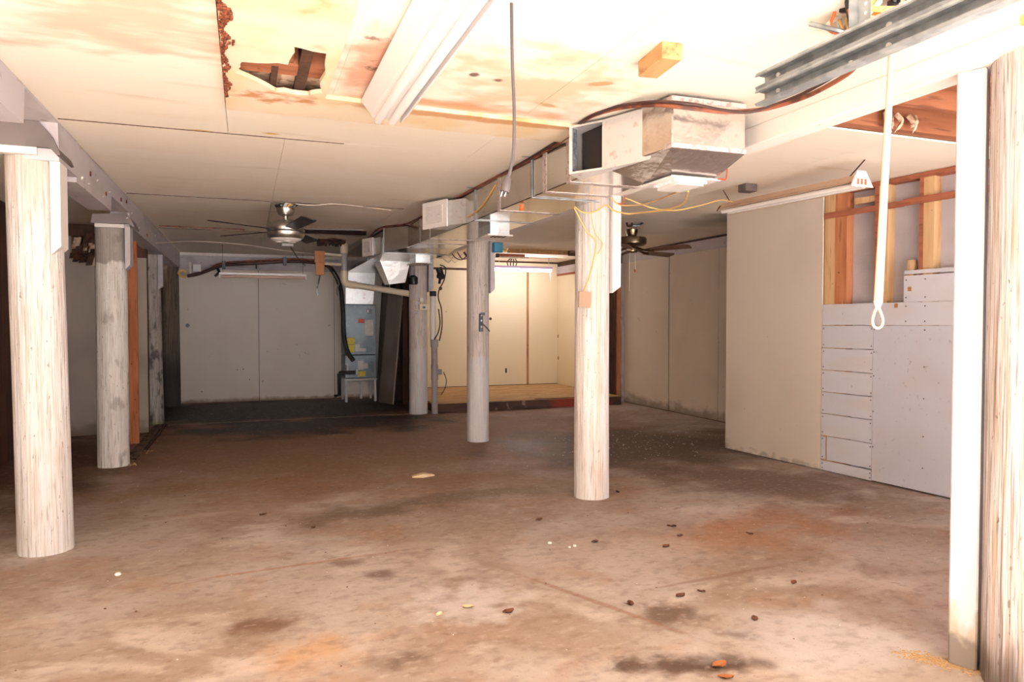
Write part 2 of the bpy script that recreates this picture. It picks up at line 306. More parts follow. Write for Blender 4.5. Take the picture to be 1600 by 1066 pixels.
mat('grey_plastic', S(172,166,166), [dict(s=(8,8,3), lo=.5, hi=.7, c=S(150,144,144))], rough=.5)
mat('white_enamel', S(248,242,238), rough=.3)
mat('enamel_tan', S(206,176,150), [dict(s=(4,4,4), lo=.5, hi=.7, c=S(190,156,128))], rough=.4)
mat('tube_white', S(250,244,240), rough=.25)
mat('tube_pink', S(226,186,166), rough=.3)
mat('tube_lit', S(255,245,255), rough=.3, emit=(1.0,.90,.96,1), estr=17)
mat('fixture_violet', S(170,150,180), rough=.5)
mat('nickel', (.50,.455,.40,1), rough=.32, metal=1.0)
mat('bronze', (.235,.165,.10,1), [dict(s=5, lo=.4, hi=.7, c=(.19,.13,.08,1))], rough=.34, metal=1.0)
mat('blade_dark', S(40,30,28), rough=.35)
mat('blade_brown', S(120,84,66), [dict(s=(3,3,3), lo=.4, hi=.7, c=S(104,70,54))], rough=.45)
mat('frosted_glass', S(236,228,222), rough=.35)
mat('black_rubber', S(28,24,24), rough=.6)
mat('black_plastic', S(34,30,32), rough=.4)
mat('cord_grey', S(86,76,76), rough=.5)
mat('copper_brown', S(150,86,60), [dict(s=(9,9,9), lo=.45, hi=.6, c=S(92,52,40))], rough=.5)
mat('copper_dark', S(70,42,36), rough=.55)
mat('wire_yellow', S(240,196,120), rough=.5)
mat('wire_orange', S(226,110,50), rough=.5)
mat('wire_red', S(190,74,50), rough=.5)
mat('red_paint', S(140,64,44), [dict(s=9, lo=.45, hi=.6, c=S(96,52,40))], rough=.6)
mat('wire_white', S(232,220,204), rough=.5)
mat('cardboard', S(188,158,134), rough=.9)
mat('orange_wood', S(206,142,100), [dict(s=(10,10,3), lo=.45, hi=.7, c=S(190,124,84))], rough=.8)
mat('blue_box', S(40,128,160), rough=.4)
mat('steel_blue', S(92,96,101), [dict(s=3, lo=.4, hi=.7, c=S(74,79,85)), dict(s=(9,9,9), lo=.62, hi=.72, c=S(140,146,150), amt=.5)], rough=.42, metal=.5)
mat('label_yellow', S(232,202,40), [dict(s=(50,50,90), lo=.62, hi=.66, c=S(120,96,20), amt=.7)], rough=.5)
mat('label_white', S(232,226,222), [dict(s=(30,30,110), lo=.62, hi=.66, c=S(170,160,160), amt=.6)], rough=.5)
mat('label_red', S(226,84,56), rough=.5)
mat('grey_sheet', S(150,140,132), [dict(s=(3,3,1), lo=.4, hi=.7, c=S(132,122,114)), dict(t='z', s=(4,4,4), na=.3, lo=.4, hi=.05, c=S(104,92,82), amt=.7)], rough=.8)
mat('sheet_edge', S(206,190,170), rough=.8)
mat('stick_wood', S(226,206,178), [dict(s=(20,20,3), lo=.5, hi=.7, c=S(214,186,150))], rough=.5)
mat('rope', S(240,212,170), rough=.9)
mat('foil_edge', (.5,.42,.38,1), rough=.5, metal=.7)
mat('leaf_brown', S(122,76,50), [dict(s=40, lo=.4, hi=.6, c=S(90,54,38))], rough=.8)
mat('leaf_orange', S(170,104,58), rough=.8)
mat('paper_cream', S(232,208,166), rough=.8)
mat('chip_white', S(240,234,228), rough=.7)
mat('sawdust', S(186,152,110), rough=.95)
mat('mulch_strip', S(120,100,84), [dict(s=12, lo=.45, hi=.6, c=S(64,50,40)), dict(s=30, lo=.6, hi=.7, c=S(190,176,160))], rough=.95)
mat('insulation', S(226,200,172), [dict(s=20, lo=.45, hi=.6, c=S(188,150,120))], rough=1.0, bump=.01, bscale=(30,30,30))
mat('soot_brown', S(84,54,40), [dict(s=14, lo=.45, hi=.6, c=S(40,28,24))], rough=1.0, bump=.01, bscale=(30,30,30))
mat('screw', S(96,84,78), rough=.5)

# ================================================================== STRUCTURE
Z0 = 2.5           # underside of the ceiling, left bay
ZR = 2.535         # underside of the ceiling, right bay
floor = struct(box(-2.3, 6.6, -6.0, 13.1, -.2, 0).build('floor', 'concrete'))  # front end stretched out of view to even the daylight inside
driveway = struct(box(-45, 45, -60, -6.02, -.25, -.03).build('floor_driveway', 'driveway'))

def ragged(cx, cy, pts, amp=.012, sub=4, seed=1):
    rnd = random.Random(seed); out = []
    for i, p in enumerate(pts):
        q = pts[(i+1) % len(pts)]
        for k in range(sub):
            t = k/sub
            out.append((p[0]+(q[0]-p[0])*t+rnd.uniform(-amp, amp), p[1]+(q[1]-p[1])*t+rnd.uniform(-amp, amp)))
    return out
def sheet_with_hole(outer, hole, z0, z1):
    import bmesh
    bm = bmesh.new()
    vo = [bm.verts.new((x, y, 0)) for x, y in outer]; vh = [bm.verts.new((x, y, 0)) for x, y in hole]
    es = [bm.edges.new((vo[i], vo[(i+1) % len(vo)])) for i in range(len(vo))]+[bm.edges.new((vh[i], vh[(i+1) % len(vh)])) for i in range(len(vh))]
    bmesh.ops.triangle_fill(bm, edges=es, use_beauty=True)
    bm.verts.ensure_lookup_table(); bm.verts.index_update()
    n = len(bm.verts); tris = [[v.index for v in f.verts] for f in bm.faces]; co = [v.co.copy() for v in bm.verts]
    m = MB(); m.v = [(c.x, c.y, z0) for c in co]+[(c.x, c.y, z1) for c in co]
    m.f = [tuple(t) for t in tris]+[tuple(i+n for i in t[::-1]) for t in tris]
    for ring in (range(len(outer)), range(len(outer), n)):
        r = list(ring)
        m.f += [(r[i], r[(i+1) % len(r)], r[(i+1) % len(r)]+n, r[i]+n) for i in range(len(r))]
    bm.free(); return m
HOLE = ragged(0, 0, [(-.03,3.44),(0,3.30),(.18,3.25),(.20,3.05),(.33,3.06),(.35,3.60),(.30,3.65),(.14,3.65)], .012, 4, 3)
HOLEB = [(-.07,3.40),(-.04,3.22),(.12,3.18),(.16,2.98),(.37,2.98),(.39,3.70),(.10,3.70)]
ceil = setting('ceiling', (0, 0, Z0))
g = .0012
def csheet(x0, x1, y0, y1, z=Z0, m='ceiling_paint'):
    return box(x0+g, x1-g, y0+g, y1-g, z, z+.012).build('plywood_sheet', m, ceil)
XS = [-1.0, .24, 1.46, 2.62]
csheet(-1.0, -.09, -6.0, 2.2); csheet(-1.0, -.09, 2.2, 4.64)  # unseen front sheets stretched forward so daylight falls off more evenly
sheet_with_hole([(-.087,2.2),(.42,2.2),(.42,4.05),(-.087,4.05)], HOLEB, Z0, Z0+.012).build('plywood_sheet', 'ceiling_paint', ceil)
csheet(-.09, .42, -6.0, 2.2); csheet(.42, 1.46, -6.0, 2.2); csheet(1.46, 2.62, -6.0, 2.2)
csheet(.42, 1.46, 2.2, 4.05); csheet(1.46, 2.62, 2.2, 4.05); csheet(-.09, 1.46, 4.05, 4.64); csheet(1.46, 2.62, 4.05, 4.64)
for y0, y1 in ((4.64, 7.08), (7.08, 9.52), (9.52, 11.96), (11.96, 13.0)):
    for k in range(3): csheet(XS[k], XS[k+1], y0, y1)
for x0, x1, y0 in ((-.98, .24, 4.640), (.24, .60, 4.641), (-.98, 1.5, 7.08), (-.98, 1.46, 9.52)): box(x0, x1, y0-.001, y0+.003, Z0-.005, Z0-.0005).build('sheet_edge', 'dark_timber', ceil)
for x0, x1 in ((2.72, 3.94), (3.94, 5.16), (5.16, 6.5)):      # right bay
    for y0, y1 in ((3.36, 5.8), (5.8, 8.24), (8.24, 10.68), (10.68, 13.0)): csheet(x0, x1, y0, y1, ZR)
for y0, y1 in ((-6.0, 2.2), (2.2, 4.64), (4.64, 7.08), (7.08, 9.7)): csheet(-2.3, -1.0, y0, y1, Z0+.01)
# lower patch of plywood left hanging at the front, with the rotted hole
L_ = [(-.085,1.2),(.385,1.2),(.385,3.68),(1.93,3.72),(1.93,4.05),(-.085,4.05)]
patch = sheet_with_hole(L_, HOLE, Z0-.022, Z0-.001).build('plywood_sheet', 'plywood_patch', ceil)
patch['label'] = 'water-stained lower plywood layer with a rotted hole'
# crumbling edge
m = MB(); rnd = random.Random(5)
for k in range(900):
    yy = rnd.uniform(1.3, 3.8); xx = -.083+rnd.uniform(0, .05)*(1 if yy < 3.1 else .6)*(.6+.4*math.sin(yy*23)); r = rnd.uniform(.002, .0065)
    if yy > 3.3 and rnd.random() < .4: continue
    m.hexa([(xx-r,yy-r*1.5,Z0-.030-rnd.uniform(0,.006)),(xx+r,yy-r,Z0-.028),(xx+r,yy+r*1.5,Z0-.029),(xx-r,yy+r,Z0-.032),(xx-r*.7,yy-r,Z0-.015),(xx+r,yy-r,Z0-.015),(xx+r,yy+r,Z0-.015),(xx-r,yy+r,Z0-.015)])
o = m.build('rotten_edge', 'rotten_fibre', ceil); o['kind'] = 'stuff'
# timber seen in the hole and in the open bay at the right
fr = setting('ceiling_framing', (0, 0, 2.56))
box(-.3, .9, 3.37, 3.50, 2.514, 2.70).build('joist', 'joist_brown', fr)
box(-.3, .21, 3.20, 3.36, 2.522, 2.70).build('joist', 'joist_brown', fr)
box(.235, .285, 2.9, 3.8, 2.5125, 2.70).build('blocking', 'dark_timber', fr)
box(.12, .15, 3.40, 3.69, 2.5125, 2.70).build('blocking', 'dark_timber', fr)
box(-.3, .9, 2.7, 3.19, 2.62, 2.70).build('insulation_board', 'soot_brown', fr)
box(-.3, .9, 3.51, 3.9, 2.55, 2.70).build('insulation_board', 'insulation', fr)
for y0 in (3.255, 2.86, 2.46, 2.06, 1.66, 1.26, .86, .46, -.4, -1.2, -2.0, -2.8, -3.6, -4.4, -5.2):
    box(2.73, 6.5, y0, y0+.045, ZR+.008, ZR+.20).build('joist', 'joist_brown', fr)
box(2.73, 6.5, 3.30, 3.35, ZR+.012, ZR+.10).build('joist', 'joist_brown', fr)
box(3.9, 3.945, 2.505, 2.86, ZR+.02, ZR+.2).build('blocking', 'joist_brown', fr)
rim = setting('wall_light_seal', (0, 0, 2.5))  # unseen rim added to keep sky light out of the ceiling cavity
box(-2.4, 6.7, -6.06, -6.01, 2.47, 2.95).build('light_seal_board', 'beam_paint_white', rim)
box(-2.42, -2.31, -6.0, 13.2, 2.50, 2.95).build('light_seal_board', 'beam_paint_white', rim)
box(6.61, 6.72, -6.0, 13.2, 2.50, 2.95).build('light_seal_board', 'beam_paint_white', rim)
box(-2.4, 6.7, 13.11, 13.2, 2.40, 2.95).build('light_seal_board', 'beam_paint_white', rim)
floor2 = struct(box(-2.4, 6.7, -6.0, 13.2, 2.76, 2.95).build('floor_above', 'subfloor'))  # subfloor over the joists, spread across all bays to block sky leaks

# back wall, left part
wb = setting('wall_back', (0, 12.75, 0))
for x0, x1, z0 in ((-1.05, .205, 0), (.205, 1.46, 0), (1.46, 2.42, 0)):
    box(x0+.004, x1-.004, 12.75, 12.765, z0+.012, 2.235).build('wall_panel', 'wall_white', wb)
box(-1.5, 2.5, 12.77, 12.9, 0, 2.5).build('backing', 'dark_timber', wb)
box(-1.05, 2.42, 12.735, 12.77, 2.235, 2.47).build('top_plate', 'beam_paint_grey', wb)
box(-1.05, 2.0, 12.70, 12.735, 2.455, 2.499).build('ledger_strip', 'white_board', wb)
MB().lathe([(.03,0),(.03,.004)], (0, 0, 0), 12)
def disc_y(c, r, n=10, t=.004): return MB().tube([c, (c[0], c[1]-t, c[2])], r, n)
disc_y((-.90, 12.75, 1.30), .032, 12).build('knob_hole', 'black_plastic', wb)
for px, pz in ((.05,.38),(-.14,.55),(-.05,.56),(-.7,.2)): disc_y((px, 12.75, pz), .009, 8, .002).build('scuff_mark', 'screw', wb)
# alcove at the right rear, raised floor
wa = setting('wall_alcove', (0, 12.75, 0))
for x0, x1 in ((2.60, 3.89), (3.965, 5.10), (5.15, 5.76)):
    box(x0, x1, 12.70, 12.715, .15, 2.33).build('wall_panel', 'wall_cream', wa)
box(2.5, 6.2, 12.74, 12.9, 0, 2.56).build('backing', 'dark_timber', wa)
box(3.885, 3.97, 12.705, 12.74, .15, 2.33).build('stud', 'batten_tan', wa)
box(5.095, 5.155, 12.705, 12.74, .15, 2.33).build('stud', 'batten_tan', wa)
box(2.60, 3.97, 12.69, 12.74, 2.33, 2.37).build('top_plate', 'dark_timber', wa)
box(3.97, 5.76, 12.70, 12.74, 2.33, 2.50).build('top_plate', 'wall_cream', wa)
box(2.60, 3.97, 12.705, 12.74, 2.37, 2.55).build('top_plate', 'wall_cream', wa)
disc_y((3.38, 12.70, 1.98), .035, 12).build('cable_hole', 'dark_timber', wa)
disc_y((4.36, 12.70, 1.42), .028, 12).build('cable_hole', 'dark_timber', wa)
box(4.66, 4.69, 12.694, 12.70, .38, .47).build('outlet_slot', 'black_plastic', wa)
war = setting('wall_alcove_right', (5.76, 12, 0))
box(5.76, 5.775, 10.62, 12.70, .14, 2.26).build('wall_panel', 'wall_cream', war)
box(5.775, 5.9, 10.62, 12.75, 0, 2.55).build('backing', 'dark_timber', war)
box(5.74, 5.775, 10.62, 12.70, 2.30, 2.44).build('top_plate', 'beam_paint_grey', war)
box(5.745, 5.775, 10.62, 12.70, 2.26, 2.30).build('ledger_strip', 'strap_brown', war)
for zz, yy in ((.62, 12.66), (1.05, 12.67)): box(5.755, 5.761, yy-.025, yy+.02, zz, zz+.06).build('scuff_mark', 'batten_tan', war)
plat = thing('wooden_platform', 'raised wooden floor with stained dark front edge in the rear alcove', 'platform', (4.1, 10.2, 0))
for k in range(3):
    box(2.62+k*1.05, 2.62+(k+1)*1.05-.003, 10.19, 12.70, .115, .14).build('deck_board', 'deck_wood', plat)
box(2.62, 5.76, 10.17, 10.21, .002, .132).build('front_board', 'fascia_stained', plat)
box(2.62, 5.76, 10.22, 12.69, .002, .11).build('frame', 'dark_timber', plat)
box(4.25, 5.25, 10.18, 10.24, .141, .149).build('red_edge_strip', 'red_paint', plat)
# partition between furnace corner and alcove: unfinished dark side
wp_ = setting('wall_partition', (2.5, 11.5, 0))
box(2.50, 2.52, 10.42, 12.74, 0, 2.5).build('sheathing', 'dark_timber', wp_)
for yy in (10.43, 10.9, 11.5, 12.1): box(2.42, 2.50, yy, yy+.04, 0, 2.5).build('stud', 'dark_timber', wp_)
box(2.52, 2.535, 10.42, 12.70, .14, 2.4).build('wall_panel', 'wall_cream', wp_)
# far right wall
wr = setting('wall_right', (6.0, 9.2, 0))
for y0, y1 in ((7.3, 7.95), (7.95, 9.14), (9.165, 10.50)):
    box(6.0, 6.015, y0+.004, y1-.004, .012, 2.355).build('wall_panel', 'wall_beige', wr)
box(6.02, 6.15, 3.0, 10.7, 0, 2.58).build('backing', 'dark_timber', wr)
box(5.985, 6.02, 6.5, 10.55, 2.355, 2.5).build('top_plate', 'beam_paint_grey', wr)
box(5.90, 6.0, 10.56, 10.60, 0, 2.35).build('stud', 'stud_red', wr)
box(5.84, 5.90, 10.60, 10.66, 0, 2.4).build('stud', 'dark_timber', wr)
box(5.96, 6.02, 10.505, 10.555, 0, 2.35).build('stud', 'beam_paint_grey', wr)
# near right wall: plain panel, patched boards, open studs; s runs along the wall towards the camera
WA = Vector((4.79, 6.216)); WD = Vector((0.0876, -.9962)); WN = Vector((-.9962, -.0876))   # normal into the room
wn = setting('wall_right_near', (4.9, 5, 0))
def wbox(s0, s1, z0, z1, d0=0, d1=.015):     # d: depth behind the face
    a = WA+WD*s0; b = WA+WD*s1
    p = lambda q, d, z: (q.x-WN.x*d, q.y-WN.y*d, z)
    return MB().hexa([p(a,d0,z0),p(b,d0,z0),p(b,d1,z0),p(a,d1,z0),p(a,d0,z1),p(b,d0,z1),p(b,d1,z1),p(a,d1,z1)])
wbox(0, 1.228, .008, 2.53, 0, .016).build('wall_panel', 'wall_beige_clean', wn)
wbox(0, .04, .01, 2.53, .018, .10).build('stud', 'dark_timber', wn)
rows = [0, .10, .325, .525, .722, .92, 1.12, 1.325]
for i in range(len(rows)-1):
    z0, z1 = rows[i], rows[i+1]
    if i == 1:
        wbox(1.232, 1.275, z0+.008, z1-.012, .001, .013).build('siding_board', 'plank_paint', wn)
        wbox(1.298, 1.748, z0+.008, z1-.003, .001, .013).build('siding_board', 'plank_paint', wn)
    else: wbox(1.232, 1.748, z0+.003 if i else .008, z1-.003, 0, .013).build('siding_board', 'plank_paint', wn)
wbox(1.751, 3.4, .015, 1.325, .001, .014).build('fibre_sheet', 'fibre_board', wn)
wbox(1.232, 3.4, 1.328, 1.512, 0, .013).build('siding_board', 'plank_paint', wn)
wbox(2.02, 3.4, 1.515, 1.725, 0, .013).build('siding_board', 'plank_paint', wn)
wbox(2.02, 3.4, 1.737, 1.768, 0, .013).build('siding_board', 'plank_paint', wn)
wbox(0, 12.2, 0, 2.72, .105, .12).build('sheathing', 'sheathing_grey', wn)  # seen behind the studs; unseen front run added to shut out side light
for s0, s1, mm in ((1.235, 1.345, 'stud_pale'), (1.345, 1.465, 'stud_red'), (1.735, 1.775, 'strap_brown'), (1.775, 1.86, 'stud_pale'), (2.13, 2.165, 'strap_brown'), (2.165, 2.25, 'stud_pale'), (2.72, 2.80, 'stud_pale'), (3.2, 3.28, 'stud_pale')):
    wbox(s0, s1, .01, 2.49, .018, .104).build('stud', mm, wn)
wbox(1.23, 3.6, 2.49, 2.53, .012, .104).build('top_plate', 'strap_brown', wn)
wbox(1.235, 2.0, 2.285, 2.335, .006, .018).build('strap', 'strap_brown', wn)
wbox(2.0, 3.4, 2.290, 2.345, .004, .018).build('strap', 'strap_brown', wn)
wbox(1.53, 1.735, 2.372, 2.425, .03, .07).build('blocking', 'stud_pale', wn)
wbox(2.035, 2.085, 1.70, 1.85, .02, .06).build('stake', 'stud_pale', wn)
m = MB()
def nail(s, z, r=.006):
    q = WA+WD*s; m.tube([(q.x+WN.x*.002, q.y+WN.y*.002, z), (q.x-WN.x*.004, q.y-WN.y*.004, z)], r, 6)
for i in range(len(rows)-1):
    for s in (1.25, 1.735):
        nail(s, rows[i]+.03); nail(s, rows[i+1]-.03)
for z in (.2, .45, .75, 1.0, 1.29, 1.36, 1.48, 1.55, 1.69): nail(2.20, z)
for s in (1.76,): 
    for z in (.3, .6, .9, 1.1, 1.29): nail(s, z)
for z in (1.36, 1.48, 1.55, 1.69): nail(2.04, z)
o = m.build('nail_heads', 'screw', wn); o['kind'] = 'stuff'
for s, z in ((1.94, 1.47), (2.055, 1.60)): wbox(s, s+.03, z, z+.035, -.003, .002).build('patch', 'batten_tan', wn)
# left bay: dark end wall and dirty panel behind the pilings
wl = setting('wall_left', (-2.1, 8, 0))
box(-2.30, -2.17, 4.4, 9.7, 0, 2.52).build('sheathing', 'dark_timber', wl)
box(-2.30, -2.17, -6.0, 4.395, 0, 2.52).build('wall_panel', 'wall_white', wl)  # unseen white wall, added to close the side and bounce light inward
wlb = setting('wall_left_back', (-1.7, 9.6, 0))
box(-2.16, -1.12, 9.56, 9.575, .01, 2.13).build('wall_panel', 'wall_grey_dirty', wlb)
box(-2.16, -1.12, 9.58, 9.70, 0, 2.51).build('backing', 'dark_timber', wlb)
box(-2.16, -1.12, 9.52, 9.58, 2.36, 2.44).build('ledger_strip', 'dark_timber', wlb)
box(-2.16, -1.9, 9.54, 9.58, 2.13, 2.36).build('wall_panel', 'wall_grey_dirty', wlb)
box(-1.45, -1.38, 9.70, 12.75, 0, 2.25).build('wall_panel', 'wall_grey_dirty', wlb)
# floor strips
struct(box(-1.03, 2.25, 10.222, 10.232, 0, .004).build('trim_1', 'wall_grey_dirty'))
struct(box(-1.13, -1.02, 7.75, 10.25, 0, .012).build('trim_2', 'mulch_strip'))
struct(box(-1.005, -.985, 8.2, 10.25, 0, .02).build('trim_3', 'dark_timber'))

# ================================================================== BEAMS
bl = thing('support_beam', 'long grey-painted beam over the row of pilings at the left', 'beam', (-1.08, 4, 2.24))
MB().prism([(-5.9,2.31),(4.03,2.31),(4.06,2.487),(4.70,2.487),(4.72,2.275),(5.2,2.275),(5.2,2.499),(-5.9,2.499)], 'x', -1.16, -.993).build('plank', 'beam_paint_grey', bl)
MB().prism([(5.203,2.243),(6.42,2.243),(6.45,2.365),(7.38,2.365),(7.40,2.243),(12.73,2.243),(12.73,2.498),(5.203,2.498)], 'x', -1.16, -1.0).build('plank', 'beam_paint_grey', bl)
m = MB()
rnd = random.Random(2)
for k in range(26):
    yy = 5.3+k*.27+rnd.uniform(-.05, .05); zz = rnd.choice((2.30, 2.38, 2.44))
    m.tube([(-1.001, yy, zz), (-.992-rnd.random()*.012, yy, zz-.004)], .011, 6)
o = m.build('nail_heads', 'chip_white', bl); o['kind'] = 'stuff'
m = MB()
for yy, zz in ((5.62, 2.38), (6.2, 2.34), (6.9, 2.41), (7.2, 2.44), (8.6, 2.3)): m.tube([(-1.001, yy, zz), (-.994, yy, zz)], .018, 6)
o = m.build('rust_spots', 'rotten_fibre', bl); o['kind'] = 'stuff'
br = thing('support_beam', 'white-painted beam running over the front right post and along the duct', 'beam', (2.66, 4, 2.32))
box(2.60, 2.72, -5.9, 10.28, 2.318, 2.42).build('plank', 'beam_paint_white', br, bevel=.004)
box(2.605, 2.72, -5.9, 10.28, 2.422, 2.58).build('plank', 'beam_paint_white', br, bevel=.004)

# ================================================================== PILINGS
def log(x, y, r0, r1, z1, m, parent, seed, lean=(0, 0), z0=0.0):
    n, R = 48, 46; b = MB(); vs = []; fs = []
    for i in range(R+1):
        t = i/R; z = z0+(z1-z0)*t
        for k in range(n):
            a = 2*math.pi*k/n
            u = Vector((math.cos(a)*3.2+seed*7, math.sin(a)*3.2, z*.55)); v = Vector((math.cos(a)*11+seed, math.sin(a)*11, z*.9))
            r = (r0+(r1-r0)*t)*(1+.030*mnoise.noise(u)+.018*mnoise.noise(v))
            vs.append((x+lean[0]*t+r*math.cos(a), y+lean[1]*t+r*math.sin(a), z))
    for i in range(R):
        for k in range(n): fs.append((i*n+k, i*n+(k+1) % n, (i+1)*n+(k+1) % n, (i+1)*n+k))
    fs += [tuple(range(n))[::-1], tuple(R*n+k for k in range(n))]
    b.add(vs, fs); return b.build('post', m, parent, smooth=True)
def knee(x0, x1, y0, y1, z0, z1, parent, m='white_board', cut=.05):
    MB().prism([(x0, z0), (x1, z0+cut), (x1, z1), (x0, z1)], 'y', y0, y1).build('side_board', m, parent)
GP = 'round timber pilings under the house'
def piling(label, x, y, r0, r1, z1, m, seed, lean=(0, 0)):
    t = thing('wooden_piling', label, 'piling', (x, y, 0), GP); log(x, y, r0, r1, z1, m, t, seed, lean); return t
def shield(t, poly, y0, y1, trim):
    # folded sheet-metal cap with a slanted right flange
    MB().prism(poly, 'y', y0, y1).build('metal_cap', 'steel_cap', t)
    box(*trim).build('cap_trim', 'white_board', t)
p = piling('white timber piling nearest the camera at the left edge, under a grey cap', -1.12, 4.86, .143, .138, 2.338, 'log_white_b', 1, (-.035, 0)); shield(p, [(-1.33,2.34),(-1.33,2.485),(-1.082,2.485),(-1.016,2.40),(-.978,2.304),(-.995,2.298),(-1.03,2.34)], 4.68, 5.02, (-1.31, -1.095, 4.685, 4.74, 2.298, 2.339))
knee(-1.045, -.995, 4.74, 4.92, 1.74, 2.30, p)
p = piling('white and grey timber piling beside the orange stud, second in the left row', -1.18, 7.52, .136, .132, 2.25, 'log_two_tone', 2, (.005, 0)); shield(p, [(-1.31,2.255),(-1.295,2.335),(-1.02,2.36),(-.985,2.30),(-.955,2.235),(-.97,2.23),(-1.0,2.262)], 7.35, 7.68, (-1.28, -1.04, 7.355, 7.40, 2.222, 2.254))
knee(-1.045, -1.0, 7.40, 7.58, 1.84, 2.24, p, 'beam_paint_grey')
p = piling('grey mildewed timber piling behind the orange stud, third in the left row', -1.167, 10.44, .132, .128, 2.24, 'log_grey', 3, (-.02, 0))
knee(-1.075, -1.02, 10.32, 10.42, 1.78, 2.30, p, 'beam_paint_grey')
p = piling('dark sooty timber piling in the left rear corner beside the white wall', -1.13, 12.52, .135, .125, 2.24, 'log_dark', 4)
p = piling('white timber piling in the middle foreground with yellow wires and cardboard', 2.50, 4.87, .134, .130, 2.318, 'log_white', 5)
knee(2.625, 2.695, 4.77, 4.95, 1.575, 2.318, p)
p = piling('timber piling with a black switch bracket, middle of the central row', 2.468, 7.63, .124, .124, 2.318, 'log_grey_b', 6)
knee(2.585, 2.635, 7.52, 7.70, 1.68, 2.318, p, 'beam_paint_grey')
p = piling('grey timber piling beside the white drain pipe, farthest in the central row', 2.385, 10.24, .135, .132, 2.183, 'log_grey_b', 7)
knee(2.53, 2.60, 10.16, 10.30, 1.80, 2.318, p, 'beam_paint_grey')
p = piling('rough weathered timber piling at the right edge of the opening', 2.728, 1.732, .165, .160, 2.318, 'log_weathered', 8)
wpost = tag(MB().hexa([(2.585,1.965,0),(2.625,1.875,0),(2.70,1.915,0),(2.66,2.0,0),(2.583,1.965,2.317),(2.623,1.875,2.317),(2.70,1.915,2.317),(2.66,2.0,2.317)]).build('square_post', 'white_post_paint', bevel=.006),
            'white-painted square post standing against the weathered piling at right', 'post')
stud = tag(box(-1.205, -1.115, 8.70, 8.745, .012, 2.243).build('bare_stud', 'stud_orange', bevel=.003), 'bare orange lumber stud standing between the left pilings', 'stud')

# ================================================================== DUCT
dt = thing('foil_duct', 'silver foil-faced air duct hung along the ceiling beside the pilings', 'duct', (2.1, 6, 2.2))
def hx(pb, z0, z1): return MB().hexa([(x, y, z0) for x, y in pb]+[(x, y, z1) for x, y in pb])
hx([(1.897,3.60),(2.362,3.60),(2.335,8.12),(1.775,8.12)], 2.222, 2.485).build('trunk', 'foil_smooth', dt, bevel=.006)
MB().hexa([(1.775,8.12,2.222),(2.335,8.12,2.222),(2.34,8.42,2.187),(1.555,8.42,2.187),(1.775,8.12,2.486),(2.335,8.12,2.486),(2.34,8.42,2.486),(1.555,8.42,2.486)]).build('transition', 'foil_smooth', dt)
hx([(1.555,8.42),(2.34,8.42),(2.30,12.05),(1.56,12.05)], 2.185, 2.487).build('trunk', 'foil_smooth', dt, bevel=.006)
hx([(2.0,3.03),(2.44,3.02),(2.44,3.62),(1.93,3.62)], 2.225, 2.488).build('plenum', 'foil', dt, bevel=.006)
# open side boot at the front: hollow box pointing back-left
ob = MB()
P0, P1, P2, P3 = (1.99,3.22), (1.893,3.84), (1.755,3.71), (1.872,3.53)    # plan: inner front, inner rear, face rear, face front
zb, zt = 2.218, 2.47; th = .018
def wallseg(a, b, z0, z1, t, mb):
    d = Vector((b[0]-a[0], b[1]-a[1])).normalized(); nn = Vector((-d.y, d.x))*t
    mb.hexa([(a[0],a[1],z0),(b[0],b[1],z0),(b[0]+nn.x,b[1]+nn.y,z0),(a[0]+nn.x,a[1]+nn.y,z0),(a[0],a[1],z1),(b[0],b[1],z1),(b[0]+nn.x,b[1]+nn.y,z1),(a[0]+nn.x,a[1]+nn.y,z1)])
wallseg(P3, P0, zb, zt, th, ob)
wallseg(P1, P2, zb, zt, th, ob)
ob.hexa([(P3[0],P3[1],zb-.012),(P0[0],P0[1],zb-.012),(P1[0],P1[1],zb-.012),(P2[0],P2[1],zb-.012),(P3[0],P3[1],zb),(P0[0],P0[1],zb),(P1[0],P1[1],zb),(P2[0],P2[1],zb)])
ob.hexa([(P3[0],P3[1],zt),(P0[0],P0[1],zt),(P1[0],P1[1],zt),(P2[0],P2[1],zt),(P3[0],P3[1],zt+.012),(P0[0],P0[1],zt+.012),(P1[0],P1[1],zt+.012),(P2[0],P2[1],zt+.012)])
boot = ob.build('side_boot', 'foil_bright', dt)
fr_ = MB(); wallseg((1.878,3.515), (1.895,3.47), zb-.004, zt+.01, .012, fr_); fr_.build('boot_flange', 'white_enamel', boot)
MB().hexa([(1.915,3.45,zb+.002),(1.925,3.46,zb+.002),(1.885,3.79,zb+.002),(1.875,3.78,zb+.002),(1.915,3.45,zt),(1.925,3.46,zt),(1.885,3.79,zt),(1.875,3.78,zt)]).build('boot_shade_panel', 'duct_shade', boot)  # near-black panel, paints the shade inside the open boot
MB().hexa([(1.763,3.698,zb),(1.768,3.704,zb),(1.81,3.727,zb),(1.81,3.720,zb),(1.763,3.698,zt),(1.768,3.704,zt),(1.81,3.727,zt),(1.81,3.720,zt)]).build('boot_lining', 'spangled_zinc', boot)
# register boot under the plenum
fb = MB().hexa([(2.15,3.26,2.14),(2.42,3.25,2.14),(2.42,3.50,2.14),(2.15,3.52,2.14),(2.0,3.035,2.226),(2.44,3.025,2.226),(2.44,3.60,2.226),(1.95,3.60,2.226)]).build('register_boot', 'foil', dt)
rg = box(2.13, 2.445, 3.23, 3.54, 2.127, 2.139).build('register', 'white_enamel', dt, bevel=.003)
for k in range(5): box(2.18, 2.39, 3.28+k*.045, 3.305+k*.045, 2.116, 2.128).build('louvre', 'white_plastic', rg)
box(2.20, 2.36, 3.27, 3.48, 2.100, 2.117).build('damper_plate', 'white_plastic', rg)
